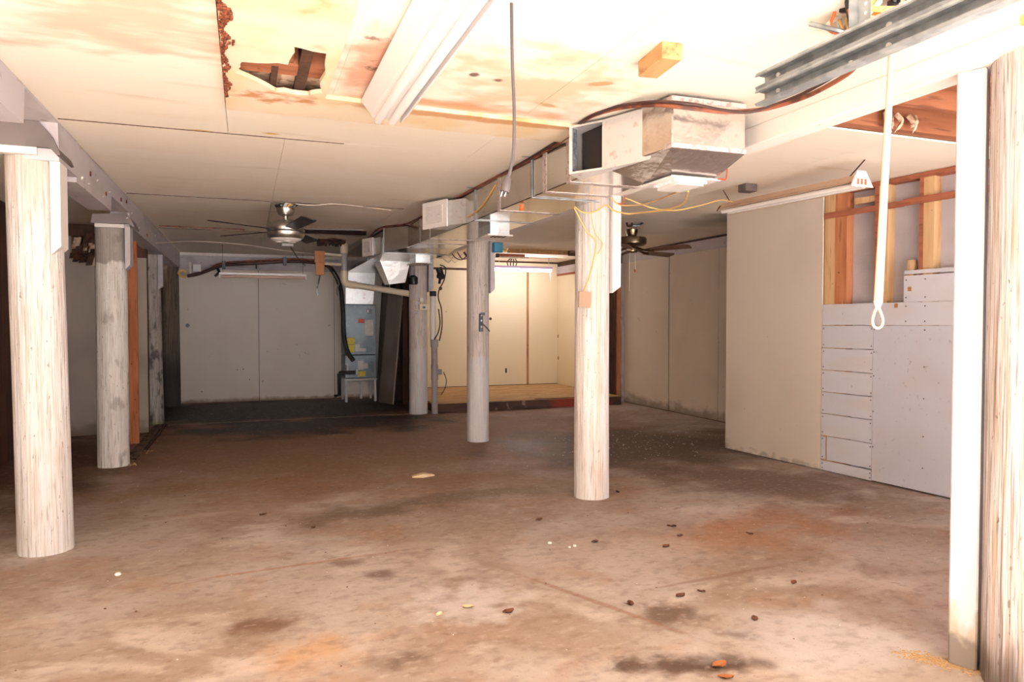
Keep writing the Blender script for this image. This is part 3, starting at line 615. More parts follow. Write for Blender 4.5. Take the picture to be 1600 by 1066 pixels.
# left side boots with registers
def side_boot(A, B, Cc, D, z0, z1, rz=.0):
    b = hx([A, B, Cc, D], z0, z1).build('side_boot', 'foil_bright', dt)    # A inner front, B inner rear, Cc face rear, D face front
    d = Vector((Cc[0]-D[0], Cc[1]-D[1])).normalized(); nn = Vector((-d.y, d.x))
    if nn.x > 0: nn = -nn
    def pl(s0, s1, za, zb_, t0, t1):
        L = (Vector(Cc)-Vector(D)).length; o0 = Vector(D)
        q = lambda s, t: (o0.x+d.x*s*L+nn.x*t, o0.y+d.y*s*L+nn.y*t)
        return MB().hexa([(*q(s0,t0),za),(*q(s1,t0),za),(*q(s1,t1),za),(*q(s0,t1),za),(*q(s0,t0),zb_),(*q(s1,t0),zb_),(*q(s1,t1),zb_),(*q(s0,t1),zb_)])
    r = pl(-.04, 1.04, z0-.012, z1+.012, .004, .022).build('register', 'white_enamel', b)
    pl(.14, .86, z0+.03, z1-.03, .022, .027).build('register_grille', 'label_white', b)
    return b
side_boot((1.845,5.99), (1.83,6.55), (1.585,6.50), (1.715,6.19), 2.232, 2.452)
side_boot((1.555,8.70), (1.555,9.05), (1.42,9.10), (1.50,8.87), 2.20, 2.40)
# bottom boots with registers
for (x0, x1, y0, y1, z0, z1) in ((2.025,2.205,5.90,6.24,2.13,2.224), (2.035,2.225,8.86,9.2,2.12,2.19)):
    b = box(x0, x1, y0, y1, z0, z1).build('bottom_boot', 'foil_bright', dt)
    r = box(x0-.03, x1+.025, y0-.025, y1+.03, z0-.014, z0).build('register', 'white_enamel', b)
    for k in range(4): box(x0+.03+k*.035, x0+.045+k*.035, y0-.01, y0+.10, z0-.018, z0-.013).build('louvre', 'dark_timber', b)
MB().hexa([(1.84,9.62,1.87),(2.06,9.62,1.90),(2.08,9.95,1.93),(1.84,9.95,1.88),(1.70,9.55,2.19),(2.12,9.55,2.19),(2.12,10.0,2.19),(1.70,10.0,2.19)]).build('drop_boot', 'foil_bright', dt)
# supply plenum over the air handler
MB().hexa([(1.57,12.06,1.66),(2.03,12.06,1.66),(2.03,12.60,1.66),(1.57,12.60,1.66),(1.57,12.0,2.19),(2.06,12.0,2.19),(2.06,12.60,2.19),(1.57,12.60,2.19)]).build('supply_plenum', 'foil_bright', dt)
# straps and seams
def strap(y, x, z0=2.20, z1=2.498, wx=.003):
    m = MB(); m.box(x-wx-.006, x-.004, y-.012, y+.012, z0, z1); m.box(x-.004, 2.39, y-.012, y+.012, z0-.004, z0); m.box(x-.075, x-.004, y-.01, y+.01, z1-.004, z1); m.build('hanger_strap', 'galvanised', dt)
strap(4.55, 1.872, 2.219); strap(5.75, 1.840, 2.219); strap(9.6, 1.557, 2.181); strap(8.45, 1.556, 2.181)
for yy, xx in ((4.0, 1.888), (4.35, 1.878), (5.2, 1.855), (7.2, 1.80), (7.6, 1.79)):
    m = MB(); m.box(xx-.003, xx+.002, yy-.03, yy+.03, 2.223, 2.484); m.box(xx, 2.375, yy-.03, yy+.03, 2.2195, 2.2225); m.build('seam_tape', 'foil_tape', dt)
for a, b in (((2.0,3.03),(2.44,3.02)), ((2.0,3.03),(1.99,3.2))):
    for zz in (2.226, 2.46):
        mm = MB(); d = Vector((b[0]-a[0], b[1]-a[1])).normalized(); nn = Vector((d.y, -d.x))*.003
        if nn.y > 0: nn = -nn
        mm.hexa([(a[0]+nn.x,a[1]+nn.y,zz),(b[0]+nn.x,b[1]+nn.y,zz),(b[0],b[1],zz),(a[0],a[1],zz),(a[0]+nn.x,a[1]+nn.y,zz+.022),(b[0]+nn.x,b[1]+nn.y,zz+.022),(b[0],b[1],zz+.022),(a[0],a[1],zz+.022)]); mm.build('seam_tape', 'foil_tape', dt)

# ================================================================== AIR HANDLER
ah = thing('air_handler', 'blue-grey upright air handler with yellow and white stickers', 'air handler', (1.82, 12.4, .39))
box(1.57, 2.09, 12.16, 12.68, .80, 1.655).build('upper_cabinet', 'steel_blue', ah, bevel=.006)
box(1.57, 2.09, 12.165, 12.68, .40, .792).build('lower_cabinet', 'steel_blue', ah, bevel=.006)
def sticker(x0, x1, z0, z1, m, nm='sticker', y=12.156): return box(x0, x1, y, y+.006, z0, z1).build(nm, m, ah)
sticker(1.90, 2.05, 1.12, 1.40, 'label_white'); sticker(1.79, 1.89, 1.34, 1.41, 'label_red')
sticker(1.60, 1.73, .98, 1.09, 'label_yellow'); sticker(1.60, 1.73, .84, .975, 'label_yellow')
sticker(1.735, 1.82, .85, .98, 'label_white'); sticker(1.82, 1.92, .85, .91, 'label_white')
sticker(1.78, 1.88, .54, .70, 'label_white', y=12.161); sticker(1.885, 1.95, .56, .65, 'label_white', y=12.161); sticker(1.78, 1.91, .43, .52, 'label_yellow', y=12.161)
sticker(1.93, 2.02, 1.50, 1.58, 'black_plastic', 'breaker_panel', 12.150)
sticker(1.945, 1.965, 1.515, 1.565, 'white_plastic', 'switch', 12.146)
sticker(2.01, 2.05, .50, .68, 'black_plastic', 'hose_grommet', 12.14)
stand = thing('pipe_stand', 'white plastic pipe stand holding up the air handler', 'stand', (1.82, 12.4, 0))
for x, y in ((1.58, 12.13), (2.07, 12.13), (1.58, 12.6), (2.07, 12.6), (1.90, 12.62)): MB().tube([(x, y, 0), (x, y, .385)], .022, 10).build('leg', 'white_plastic', stand, smooth=True)
MB().tube([(1.56, 12.13, .375), (2.10, 12.13, .375)], .022, 10).build('rail', 'white_plastic', stand, smooth=True)
MB().tube([(1.56, 12.6, .375), (2.10, 12.6, .375)], .022, 10).build('rail', 'white_plastic', stand, smooth=True)
# insulated refrigerant line across the back wall, then down to the unit
pts = catmull([(-.86,12.3,2.09),(-.70,12.35,2.13),(-.50,12.4,2.22),(-.30,12.45,2.29),(.1,12.5,2.33),(.6,12.5,2.375),(.9,12.5,2.385),(1.2,12.4,2.35),(1.38,12.3,2.24),(1.50,12.2,1.95),(1.53,12.1,1.55),(1.54,12.08,1.15),(1.60,12.08,.86),(1.70,12.09,.70)], 6)
ls = thing('refrigerant_line', 'black insulated refrigerant line crossing the rear wall to the air handler', 'pipe', (0, 12.4, 2.2))
MB().tube(pts[:48], .028, 10).build('copper_line', 'copper_dark', ls, smooth=True)
MB().tube(pts[8:], [.02]*39+[.038]*(len(pts)-8-39), 10).build('insulation_sleeve', 'black_rubber', ls, smooth=True)
MB().tube([(p.x, p.y-.03, p.z+.035) for p in pts[12:46]], .014, 8).build('copper_line', 'copper_brown', ls, smooth=True)
for x, z in ((-.33, 2.28), (.62, 2.375)): box(x-.025, x+.025, 12.40, 12.54, z-.06, z+.07).build('strap_hanger', 'black_plastic', ls)
MB().tube(catmull([(-.42,12.4,2.22),(-.40,12.38,2.16),(-.46,12.36,2.10)]), .022, 8).build('line_tail', 'black_rubber', ls, smooth=True)
MB().tube([(.17,12.46,2.33),(.17,12.46,2.24)], .012, 6).build('line_tail', 'black_rubber', ls)
dl = thing('drain_trap', 'black condensate drain elbow beside the air handler stand', 'pipe', (1.5, 12.1, .1))
MB().tube([(1.72,12.1,.50),(1.47,12.1,.50),(1.46,12.1,.48),(1.46,12.1,.13),(1.38,12.1,.11)], .03, 10).build('drain_pipe', 'black_rubber', dl, smooth=True)
MB().tube([(1.60,12.1,.53),(1.60,12.1,.63)], .022, 10).build('vent_stub', 'white_plastic', dl, smooth=True)
MB().tube([(1.76,12.1,.46),(1.76,12.1,.56)], .022, 10).build('vent_stub', 'white_plastic', dl, smooth=True)
# leaning sheets
def lean_sheet(nm, label, b0, b1, h, sh, t, m):
    d = Vector((b1[0]-b0[0], b1[1]-b0[1])).normalized(); nn = Vector((-d.y, d.x))*t
    if nn.x < 0: nn = -nn
    o = thing(nm, label, 'panel', ((b0[0]+b1[0])/2, (b0[1]+b1[1])/2, 0), 'sheets leaning beside the air handler')
    q = lambda p, f, z, s: (p[0]+nn.x*f+s, p[1]+nn.y*f, z)
    zf = .0
    MB().hexa([q(b0,0,zf,0),q(b1,0,zf,0),q(b1,1,zf,0),q(b0,1,zf,0),q(b0,0,h,sh),q(b1,0,h,sh),q(b1,1,h,sh),q(b0,1,h,sh)]).build('board', m, o)
    e = (b1[0]+d.x*.012, b1[1]+d.y*.012)
    MB().hexa([q(b1,-.2,zf,0),q(e,-.2,zf,0),q(e,1,zf,0),q(b1,1,zf,0),q(b1,-.2,h,sh),q(e,-.2,h,sh),q(e,1,h,sh),q(b1,1,h,sh)]).build('edge', 'sheet_edge', o)
lean_sheet('wall_sheet', 'wide grey sheet leaning right of the air handler', (2.10,11.98), (2.245,11.50), 1.86, .17, .014, 'grey_sheet')
lean_sheet('wall_sheet', 'narrow grey sheet standing behind the leaning wide sheet', (2.15,12.55), (2.20,12.12), 2.05, .12, .014, 'grey_sheet')

# ================================================================== PIPES
pv = thing('drain_pipe', 'cream plastic drain pipe dropping from the ceiling and sloping to the rear piling', 'pipe', (1.4, 10.5, 1.8))
MB().tube([(1.35,10.5,2.36),(1.35,10.5,2.499)], .056, 14).build('coupling', 'cream_plastic', pv, smooth=True)
MB().tube([(1.35,10.5,2.05),(1.35,10.5,2.36)], .046, 14).build('riser', 'grey_plastic', pv, smooth=True)
MB().tube(catmull([(1.35,10.5,2.10),(1.35,10.5,1.98),(1.37,10.5,1.93),(1.43,10.48,1.905),(1.52,10.46,1.895)]), .056, 14).build('elbow', 'cream_plastic', pv, smooth=True)
MB().tube([(1.44,10.48,1.905),(2.27,10.3,1.775)], .046, 14).build('run', 'cream_plastic', pv, smooth=True)
vp = thing('vent_stack', 'white and grey plastic stack with black cap standing beside the rear piling', 'pipe', (2.60, 10.13, 0))
MB().tube([(2.60,10.12,0),(2.60,10.12,1.0)], .046, 14).build('lower_pipe', 'grey_plastic', vp, smooth=True)
MB().tube([(2.60,10.12,.99),(2.60,10.12,1.10)], .058, 14).build('coupling', 'grey_plastic', vp, smooth=True)
MB().tube([(2.60,10.12,.50),(2.60,10.12,.72)], .053, 14).build('coupling', 'grey_plastic', vp, smooth=True)
MB().tube([(2.60,10.12,.62),(2.70,10.08,.62)], .04, 12).build('cleanout', 'grey_plastic', vp, smooth=True)
MB().tube([(2.58,10.12,1.10),(2.58,10.12,1.735)], .045, 14).build('upper_pipe', 'white_plastic', vp, smooth=True)
MB().tube([(2.58,10.12,1.735),(2.58,10.12,1.81)], .05, 14).build('black_cap', 'black_rubber', vp, smooth=True)
cab = thing('cable_loop', 'black cable looped down the vent stack from a dark hanging bundle', 'cable', (2.68, 10.1, 1.2))
MB().tube(catmull([(2.68,10.1,2.2),(2.76,10.08,2.15),(2.74,10.08,1.98),(2.66,10.08,1.82),(2.65,10.07,1.70),(2.69,10.06,1.55),(2.70,10.06,1.30),(2.66,10.06,1.08)]), .009, 6).build('cable', 'black_rubber', cab, smooth=True)
MB().tube(catmull([(2.65,10.07,1.55),(2.67,10.06,1.35),(2.64,10.06,1.20),(2.58,10.05,1.10)]), .009, 6).build('cable', 'black_rubber', cab, smooth=True)
MB().tube(catmull([(2.66,10.1,2.16),(2.69,10.1,2.05),(2.67,10.1,1.92)]), [.05]*8+[.06]*4+[.02]*5, 10).build('bundle', 'black_rubber', cab, smooth=True)
MB().tube(catmull([(2.72,10.06,.62),(2.76,10.05,.50),(2.74,10.05,.38),(2.68,10.05,.28)]), .006, 6).build('cable', 'black_rubber', cab, smooth=True)
sw = thing('thermostat_box', 'small cream control box with white cap on the rear piling', 'control box', (2.33, 10.06, 1.55))
box(2.36, 2.50, 10.06, 10.11, 1.53, 1.62).build('case', 'cream_plastic', sw, bevel=.004)
box(2.41, 2.45, 10.055, 10.06, 1.555, 1.585).build('display', 'black_plastic', sw)
box(2.37, 2.42, 10.06, 10.11, 1.65, 1.71).build('cap', 'white_plastic', sw, bevel=.004)
MB().tube([(2.36,10.06,1.53),(2.30,10.06,1.53),(2.28,10.06,1.55),(2.28,10.06,1.66),(2.30,10.06,1.68),(2.36,10.06,1.68)], .01, 8).build('bracket', 'cream_plastic', sw, smooth=True)
MB().tube([(2.395,10.085,1.62),(2.395,10.085,1.65)], .015, 8).build('stem', 'cream_plastic', sw)
mic = tag(MB().lathe([(.06,0),(.07,.03),(.07,.1),(.03,.13)], (2.27,10.05,1.9), 12).build('cable_clump', 'black_rubber', smooth=True), 'black clump of cable ends hanging left of the rear piling', 'cable')

# ================================================================== LIGHT FIXTURES
# front double-tube strip light
ff = thing('fluorescent_light', 'white two-tube fluorescent strip light at the front of the ceiling', 'light fixture', (.68, 2.4, 2.42))
FA, FB = Vector((.665, 3.66)), Vector((.66, .9)); d = (FB-FA).normalized(); nn = Vector((d.y, -d.x))     # nn points to -x or +x
if nn.x < 0: nn = -nn
def along(prof, y0=0.0, y1=1.0):    # cross-section (offset, z) swept along the fixture
    a = FA+(FB-FA)*y0; b = FA+(FB-FA)*y1; m = MB(); n = len(prof)
    vs = [(a.x+nn.x*o, a.y+nn.y*o, z) for o, z in prof]+[(b.x+nn.x*o, b.y+nn.y*o, z) for o, z in prof]
    return m.add(vs, [tuple(range(n))[::-1], tuple(range(n, 2*n))]+[(i, (i+1) % n, n+(i+1) % n, n+i) for i in range(n)])
along([(-.105,2.478),(-.055,2.415),(-.05,2.40),(.05,2.40),(.055,2.415),(.145,2.478),(.145,2.484),(-.105,2.484)]).build('reflector', 'white_enamel', ff)
along([(-.07,2.484),(.11,2.484),(.11,2.499),(-.07,2.499)]).build('housing', 'white_enamel', ff)
for off in (-.022, .05):
    a = FA+nn*off; b = FB+nn*off
    MB().tube([(a.x,a.y-.02,2.385),(b.x,b.y,2.385)], .021, 14).build('tube', 'tube_white', ff, smooth=True)
    box(a.x-.012, a.x+.012, a.y-.03, a.y-.018, 2.375, 2.41).build('tube_socket', 'white_plastic', ff)
along([(.095,2.385),(.135,2.425),(.145,2.475),(.10,2.43)]).build('side_fin', 'white_enamel', ff)
# right hanging fixture
rf = thing('fluorescent_light', 'tan hanging strip light over the right wall panel', 'light fixture', (4.12, 4.6, 2.33))
A_, B_ = Vector((4.06, 5.30)), Vector((4.19, 3.93)); dv = (B_-A_).normalized(); n2 = Vector((dv.y, -dv.x))
if n2.x > 0: n2 = -n2     # towards -x
def rprof(prof, e0=0, e1=0):
    a = A_-dv*e0; b = B_+dv*e1; m = MB(); n = len(prof)
    vs = [(a.x+n2.x*o, a.y+n2.y*o, z) for o, z in prof]+[(b.x+n2.x*o, b.y+n2.y*o, z) for o, z in prof]
    return m.add(vs, [tuple(range(n))[::-1], tuple(range(n, 2*n))]+[(i, (i+1) % n, n+(i+1) % n, n+i) for i in range(n)])
rprof([(-.04,2.42),(.04,2.42),(.055,2.385),(-.055,2.385)]).build('housing', 'enamel_tan', rf)
rprof([(-.12,2.345),(-.055,2.385),(.055,2.385),(.075,2.37),(.07,2.365),(.05,2.378),(-.05,2.378),(-.115,2.338)]).build('reflector', 'enamel_tan', rf)
for o_ in (-.05, .025):
    a = A_+n2*o_; b = B_+n2*o_
    MB().tube([(a.x,a.y,2.35),(b.x,b.y,2.35)], .02, 12).build('tube', 'tube_white', rf, smooth=True)
e = B_+dv*.012
MB().hexa([(e.x-.10,e.y,2.335),(e.x+.11,e.y,2.335),(e.x+.11,e.y-.012,2.335),(e.x-.10,e.y-.012,2.335),(e.x-.045,e.y,2.45),(e.x+.035,e.y,2.45),(e.x+.035,e.y-.012,2.45),(e.x-.045,e.y-.012,2.45)]).build('end_plate', 'white_enamel', rf)
for k in range(3): MB().tube([(e.x-.04+k*.035,e.y-.014,2.35),(e.x-.04+k*.035,e.y-.014,2.39)], .008, 6).build('end_slot', 'stud_red', rf)
MB().tube([(B_.x,B_.y+.1,2.42),(B_.x+.03,B_.y-.02,2.534)], .005, 6).build('hanger_chain', 'dark_timber', rf)
MB().tube([(A_.x,A_.y-.08,2.42),(A_.x-.06,A_.y-.05,2.534)], .005, 6).build('hanger_chain', 'dark_timber', rf)
MB().tube(catmull([(A_.x+.05,A_.y-.1,2.43),(A_.x-.02,A_.y+.02,2.41),(A_.x-.05,A_.y+.05,2.36)]), .006, 6).build('hook', 'dark_timber', rf)
ob_ = tag(box(3.98, 4.10, 4.92, 5.02, 2.47, 2.535).build('ceiling_box', 'steel_cap', bevel=.003), 'small dark metal ceiling box behind the hanging strip light', 'junction box')
# left rear unlit fixture
lf = thing('fluorescent_light', 'unlit narrow strip light hung in front of the white rear wall', 'light fixture', (.28, 11.2, 2.02))
box(-.36, .87, 11.17, 11.25, 2.055, 2.085).build('housing', 'white_enamel', lf)
MB().tube([(-.33,11.17,2.03),(.85,11.17,2.03)], .017, 10).build('tube', 'tube_pink', lf, smooth=True)
MB().tube([(-.33,11.22,2.025),(.85,11.22,2.025)], .017, 10).build('tube', 'tube_pink', lf, smooth=True)
for x in (-.355, .862): box(x-.008, x+.008, 11.15, 11.26, 2.0, 2.07).build('end_cap', 'white_enamel', lf)
for x in (-.31, .82): MB().tube([(x,11.21,2.085),(x,11.21,2.5)], .003, 5).build('hanger_wire', 'dark_timber', lf)
# lit fixture in the alcove
kf = thing('fluorescent_light', 'lit strip light glowing in front of the cream alcove wall', 'light fixture', (4.65, 11.9, 2.3))
box(4.02, 5.28, 11.87, 11.95, 2.325, 2.37).build('housing', 'fixture_violet', kf, bevel=.004)
MB().tube([(4.05,11.89,2.302),(5.26,11.89,2.302)], .028, 12).build('tube', 'tube_lit', kf, smooth=True)
for x in (4.25, 5.22): MB().tube([(x,11.9,2.37),(x,11.9,2.534)], .004, 6).build('hanger_wire', 'wire_white', kf)
for k in range(4): MB().tube(catmull([(4.42+k*.05,11.9,2.37),(4.40+k*.06,11.88,2.44),(4.46+k*.03,11.88,2.50)]), .010, 6).build('lead_wire', 'dark_timber', kf)
MB().tube([(5.24,11.88,2.30),(5.25,11.88,2.12)], .006, 6).build('pull_cord', 'wire_white', kf)
cc = thing('ceiling_outlet', 'brown ceiling outlet bar with white ends above the lit strip light', 'junction box', (4.4, 11.2, 2.47))
box(3.98, 4.46, 11.18, 11.24, 2.455, 2.51).build('bar', 'strap_brown', cc)
box(3.95, 3.99, 11.17, 11.25, 2.445, 2.51).build('end_box', 'dark_timber', cc)
MB().tube([(4.0,11.17,2.45),(4.52,11.17,2.455)], .012, 8).build('conduit', 'wire_white', cc)
tag(box(3.95, 6.0, 10.62, 10.66, 2.47, 2.534).build('ceiling_batten', 'batten_tan'), 'tan batten across the ceiling in front of the alcove', 'batten')
tag(box(5.0, 5.4, 10.55, 10.615, 2.45, 2.534).build('batten_end', 'dark_timber', bevel=.004), 'short dark wood cleat on the ceiling by the alcove batten', 'cleat')

# ================================================================== CEILING FANS
def blade_mesh(hub, a, z, R, r0, w0, w1, tilt, pitch, th=.008, tipcut=.03):
    m = MB(); ca, sa = math.cos(a), math.sin(a)
    pts = [(r0,-w0/2),(R-tipcut,-w1/2),(R,-w1/2+tipcut),(R,w1/2-tipcut*.4),(R-tipcut*.4,w1/2),(r0,w0/2)]
    vs = []
    for t in (0, th):
        for r, s in pts:
            X = hub[0]+r*ca-s*sa; Y = hub[1]+r*sa+s*ca
            vs.append((X, Y, z+t+(X-hub[0])*tilt[0]+(Y-hub[1])*tilt[1]+s*math.tan(pitch)))
    n = len(pts)
    return m.add(vs, [tuple(range(n))[::-1], tuple(range(n, 2*n))]+[(i, (i+1) % n, n+(i+1) % n, n+i) for i in range(n)])
f1 = thing('ceiling_fan', 'brushed nickel ceiling fan with five dark blades and a light bowl', 'ceiling fan', (.37, 7.17, 2.1))
h = (.37, 7.17)
MB().lathe([(.03,.0),(.065,.012),(.082,.045),(.085,.075),(.078,.077),(.06,.05),(.03,.03)], (h[0],h[1],2.375), 28).build('canopy', 'nickel', f1, smooth=True)
MB().lathe([(.022,0),(.022,.05)], (h[0],h[1],2.335), 16).build('downrod', 'nickel', f1, smooth=True)
MB().lathe([(.17,0),(.178,.01),(.178,.055),(.165,.075),(.12,.095),(.085,.10),(.08,.112),(.04,.116)], (h[0],h[1],2.225), 40).build('motor_housing', 'nickel', f1, smooth=True)
MB().lathe([(.15,0),(.168,.02),(.176,.045),(.176,.062)], (h[0],h[1],2.158), 40).build('light_ring', 'nickel', f1, smooth=True)
lb = MB().lathe([(.04,0),(.10,.004),(.14,.02),(.147,.03)], (h[0],h[1],2.130), 32).build('light_bowl', 'frosted_glass', f1, smooth=True)
for k in range(3):
    a = 2.1*k+.6; MB().lathe([(.012,0),(.032,.006),(.036,.018)], (h[0]+.07*math.cos(a),h[1]+.07*math.sin(a),2.121), 12).build('lamp', 'tube_white', f1, smooth=True)
for k in range(5):
    a = math.radians(66+72*k); blade_mesh(h, a, 2.235, .765, .13, .10, .135, (0, -.03), math.radians(-12)).build('blade', 'blade_dark', f1)
MB().tube(catmull([(.39,7.15,2.45),(.33,7.12,2.475),(.30,7.15,2.46),(.28,7.14,2.475)]), .016, 6).build('wire_nut', 'black_plastic', f1)
MB().tube(catmull([(.37,7.12,2.44),(.41,7.11,2.48),(.44,7.13,2.46),(.46,7.12,2.478)]), .012, 6).build('lead_wire', 'wire_yellow', f1)
MB().tube(catmull([(.35,7.11,2.44),(.37,7.10,2.485),(.40,7.12,2.499)]), .014, 6).build('lead_wire', 'wire_white', f1)
MB().tube(catmull([(.40,7.12,2.44),(.45,7.10,2.47),(.47,7.14,2.486)]), .012, 6).build('lead_wire', 'black_plastic', f1)
f2 = thing('ceiling_fan', 'antique bronze ceiling fan with five brown blades and pull chains', 'ceiling fan', (4.3, 7.35, 2.1))
h = (4.3, 7.35)
MB().lathe([(.028,0),(.05,.01),(.066,.05),(.072,.085),(.066,.09),(.03,.06)], (h[0],h[1],2.365), 26).build('canopy', 'bronze', f2, smooth=True)
MB().tube([(h[0],h[1],2.36),(h[0],h[1],2.534)], .012, 10).build('downrod', 'bronze', f2, smooth=True)
MB().lathe([(.05,0),(.14,.008),(.172,.03),(.175,.085),(.165,.105),(.10,.115),(.04,.118)], (h[0],h[1],2.252), 40).build('motor_housing', 'bronze', f2, smooth=True)
MB().lathe([(.055,0),(.068,.01),(.07,.045),(.055,.055),(.04,.075)], (h[0],h[1],2.178), 28).build('switch_housing', 'bronze', f2, smooth=True)
for k in range(5):
    a = math.radians(16+72*k)
    blade_mesh(h, a, 2.182+.01, .72, .24, .11, .14, (0, -.03), math.radians(-12), .006, .04).build('blade', 'blade_brown', f2)
    ar = MB().tube([(h[0]+.06*math.cos(a),h[1]+.06*math.sin(a),2.235),(h[0]+.15*math.cos(a),h[1]+.15*math.sin(a),2.20-.004*math.sin(a)),(h[0]+.28*math.cos(a),h[1]+.28*math.sin(a),2.184-.0084*math.sin(a))], [.016,.012,.02], 8).build('blade_iron', 'bronze', f2, smooth=True)
MB().tube([(4.26,7.33,2.18),(4.255,7.33,1.72)], .004, 5).build('pull_chain', 'wire_white', f2)
MB().tube([(4.33,7.32,2.18),(4.33,7.32,1.98)], .003, 5).build('pull_chain', 'wire_white', f2)
MB().lathe([(.006,0),(.012,.01),(.012,.03),(.004,.04)], (4.33,7.32,1.945), 10).build('chain_knob', 'wire_red', f2, smooth=True)
MB().tube(catmull([(4.3,7.33,2.50),(4.37,7.31,2.50),(4.42,7.30,2.53)]), .016, 6).build('lead_wire', 'black_plastic', f2)
MB().tube(catmull([(4.3,7.33,2.50),(4.22,7.31,2.49),(4.20,7.30,2.525)]), .014, 6).build('lead_wire', 'copper_dark', f2)
tag(box(4.02, 4.20, 8.0, 8.10, 2.40, 2.534).build('wood_block', 'orange_wood', bevel=.004), 'orange wooden block on the ceiling beside the bronze fan', 'wood block')

# ================================================================== GARAGE DOOR TRACK, PULL STICK, CORDS
gt = thing('door_track', 'galvanised double garage door track hanging at upper right', 'track', (1.91, 1, 2.2))
def chan(z, nm='track_channel'):
    # roller channel opening towards the left, rolled lips
    w, d, t = .058, .045, .003; x = 1.935
    prof = [(x,z),(x,z+w),(x-d,z+w+.004),(x-d-.006,z+w-.008),(x-d-.002,z+w-.012),(x-d+.004,z+w-.001-t),(x-t,z+w-t-.004),(x-t,z+t+.004),(x-d+.004,z+t),(x-d-.002,z+.010),(x-d-.006,z+.006),(x-d,z-.003)]
    MB().prism(prof, 'y', -2.4, 2.28).build(nm, 'galvanised', gt)
chan(2.205); chan(2.268)
for yy, zz in ((2.2,2.245),(2.16,2.225),(2.2,2.305),(2.15,2.29),(1.85,2.23),(1.7,2.30),(1.7,2.235),(1.1,2.235)):
    MB().tube([(1.933,yy,zz),(1.925,yy,zz)], .009, 8).build('bolt', 'label_white', gt)
ha = MB().box(1.937, 1.940, 1.78, 1.835, 2.21, 2.499); ha.box(1.90, 1.937, 1.832, 1.835, 2.33, 2.499)
hgr = ha.build('hanger_angle', 'galvanised', gt)
for k in range(5): MB().tube([(1.938,1.80,2.35+k*.03),(1.9365,1.80,2.35+k*.03)], .006, 8).build('slot', 'label_white', hgr)
wt = thing('wire_tangle', 'tangle of orange, black and white wires hanging from an opening by the track', 'wires', (2.2, 1.95, 2.45))
rnd = random.Random(11)
for k in range(16):
    c = rnd.choice(['wire_orange','black_plastic','wire_white','copper_dark','wire_white','galvanised','wire_yellow'])
    x, y = 2.10+rnd.uniform(-.06,.13), 1.95+rnd.uniform(-.12,.12)
    MB().tube(catmull([(x,y,2.499),(x+rnd.uniform(-.06,.06),y+rnd.uniform(-.06,.06),2.45+rnd.uniform(-.02,.02)),(x+rnd.uniform(-.1,.1),y+rnd.uniform(-.1,.1),2.43+rnd.uniform(-.03,.03)),(x+rnd.uniform(-.1,.1),y+rnd.uniform(-.1,.1),2.48)]), rnd.uniform(.006,.014), 6).build('wire', c, wt, smooth=True)
coil = MB()
for k in range(4):
    cx, cy, cz = 2.545, 1.62, 2.40
    coil.tube([(cx+.02*math.sin(t*6.28/16)+.004*k, cy+.075*math.cos(t*6.28/16)*(1+.06*k), cz+.03*math.sin(t*6.28/16)+.006*k) for t in range(17)], .006, 6)
tag(coil.build('rope_coil', 'wire_yellow', smooth=True), 'small coil of yellow cord hooked on the white beam', 'cord')
ps = thing('pull_stick', 'pale wooden stick with a cord loop hanging in front of the right wall', 'pull stick', (2.28, 2.0, 1.33))
MB().tube([(2.287,2.0,2.495),(2.28,2.0,2.3),(2.233,2.0,1.425)], [.0115,.0115,.016], 12).build('stick', 'stick_wood', ps, smooth=True)
MB().tube([(2.233,2.0,1.43),(2.231,2.0,1.405)], [.017,.009], 10).build('ferrule', 'white_plastic', ps, smooth=True)
lp = [(2.231,2.0,1.415),(2.215,2.0,1.385),(2.207,2.0,1.36),(2.212,2.0,1.338),(2.232,2.0,1.328),(2.252,2.0,1.336),(2.259,2.0,1.356),(2.25,2.0,1.382),(2.233,2.0,1.412)]
MB().tube(catmull(lp), .0048, 8).build('cord_loop', 'rope', ps, smooth=True)
hc = thing('power_cord', 'grey power cord with a plug hanging from the front ceiling', 'cord', (.9, 2.4, 1.8))
MB().tube(catmull([(.905,2.4,2.499),(.908,2.4,2.3),(.916,2.4,2.1),(.912,2.4,1.96),(.900,2.4,1.90),(.889,2.4,1.865)]), .0065, 8).build('cable', 'cord_grey', hc, smooth=True)
MB().tube([(.892,2.4,1.875),(.889,2.4,1.862),(.882,2.4,1.838),(.877,2.4,1.822)], [.010,.016,.019,.018], 10).build('plug', 'cord_grey', hc, smooth=True)
for s in (-.007, .007): MB().tube([(.877+s,2.4,1.822),(.871+s,2.4,1.804)], .003, 6).build('prong', 'galvanised', hc)
cl = thing('copper_line', 'brown insulated line running along the duct and over its front end', 'pipe', (2.0, 3, 2.45))
MB().tube(catmull([(1.54,9.5,2.488),(1.53,8.5,2.488),(1.75,8.05,2.488),(1.79,7.0,2.488),(1.82,6.0,2.488),(1.865,4.5,2.487),(1.85,3.9,2.487),(1.80,3.55,2.492),(1.86,3.3,2.482),(1.92,3.08,2.44),(2.0,2.97,2.408),(2.1,2.94,2.398),(2.22,2.93,2.396),(2.35,2.9,2.405),(2.46,2.84,2.42),(2.5,2.62,2.425),(2.42,2.3,2.43),(2.25,2.2,2.45)]), .011, 8).build('pipe_run', 'copper_brown', cl, smooth=True)
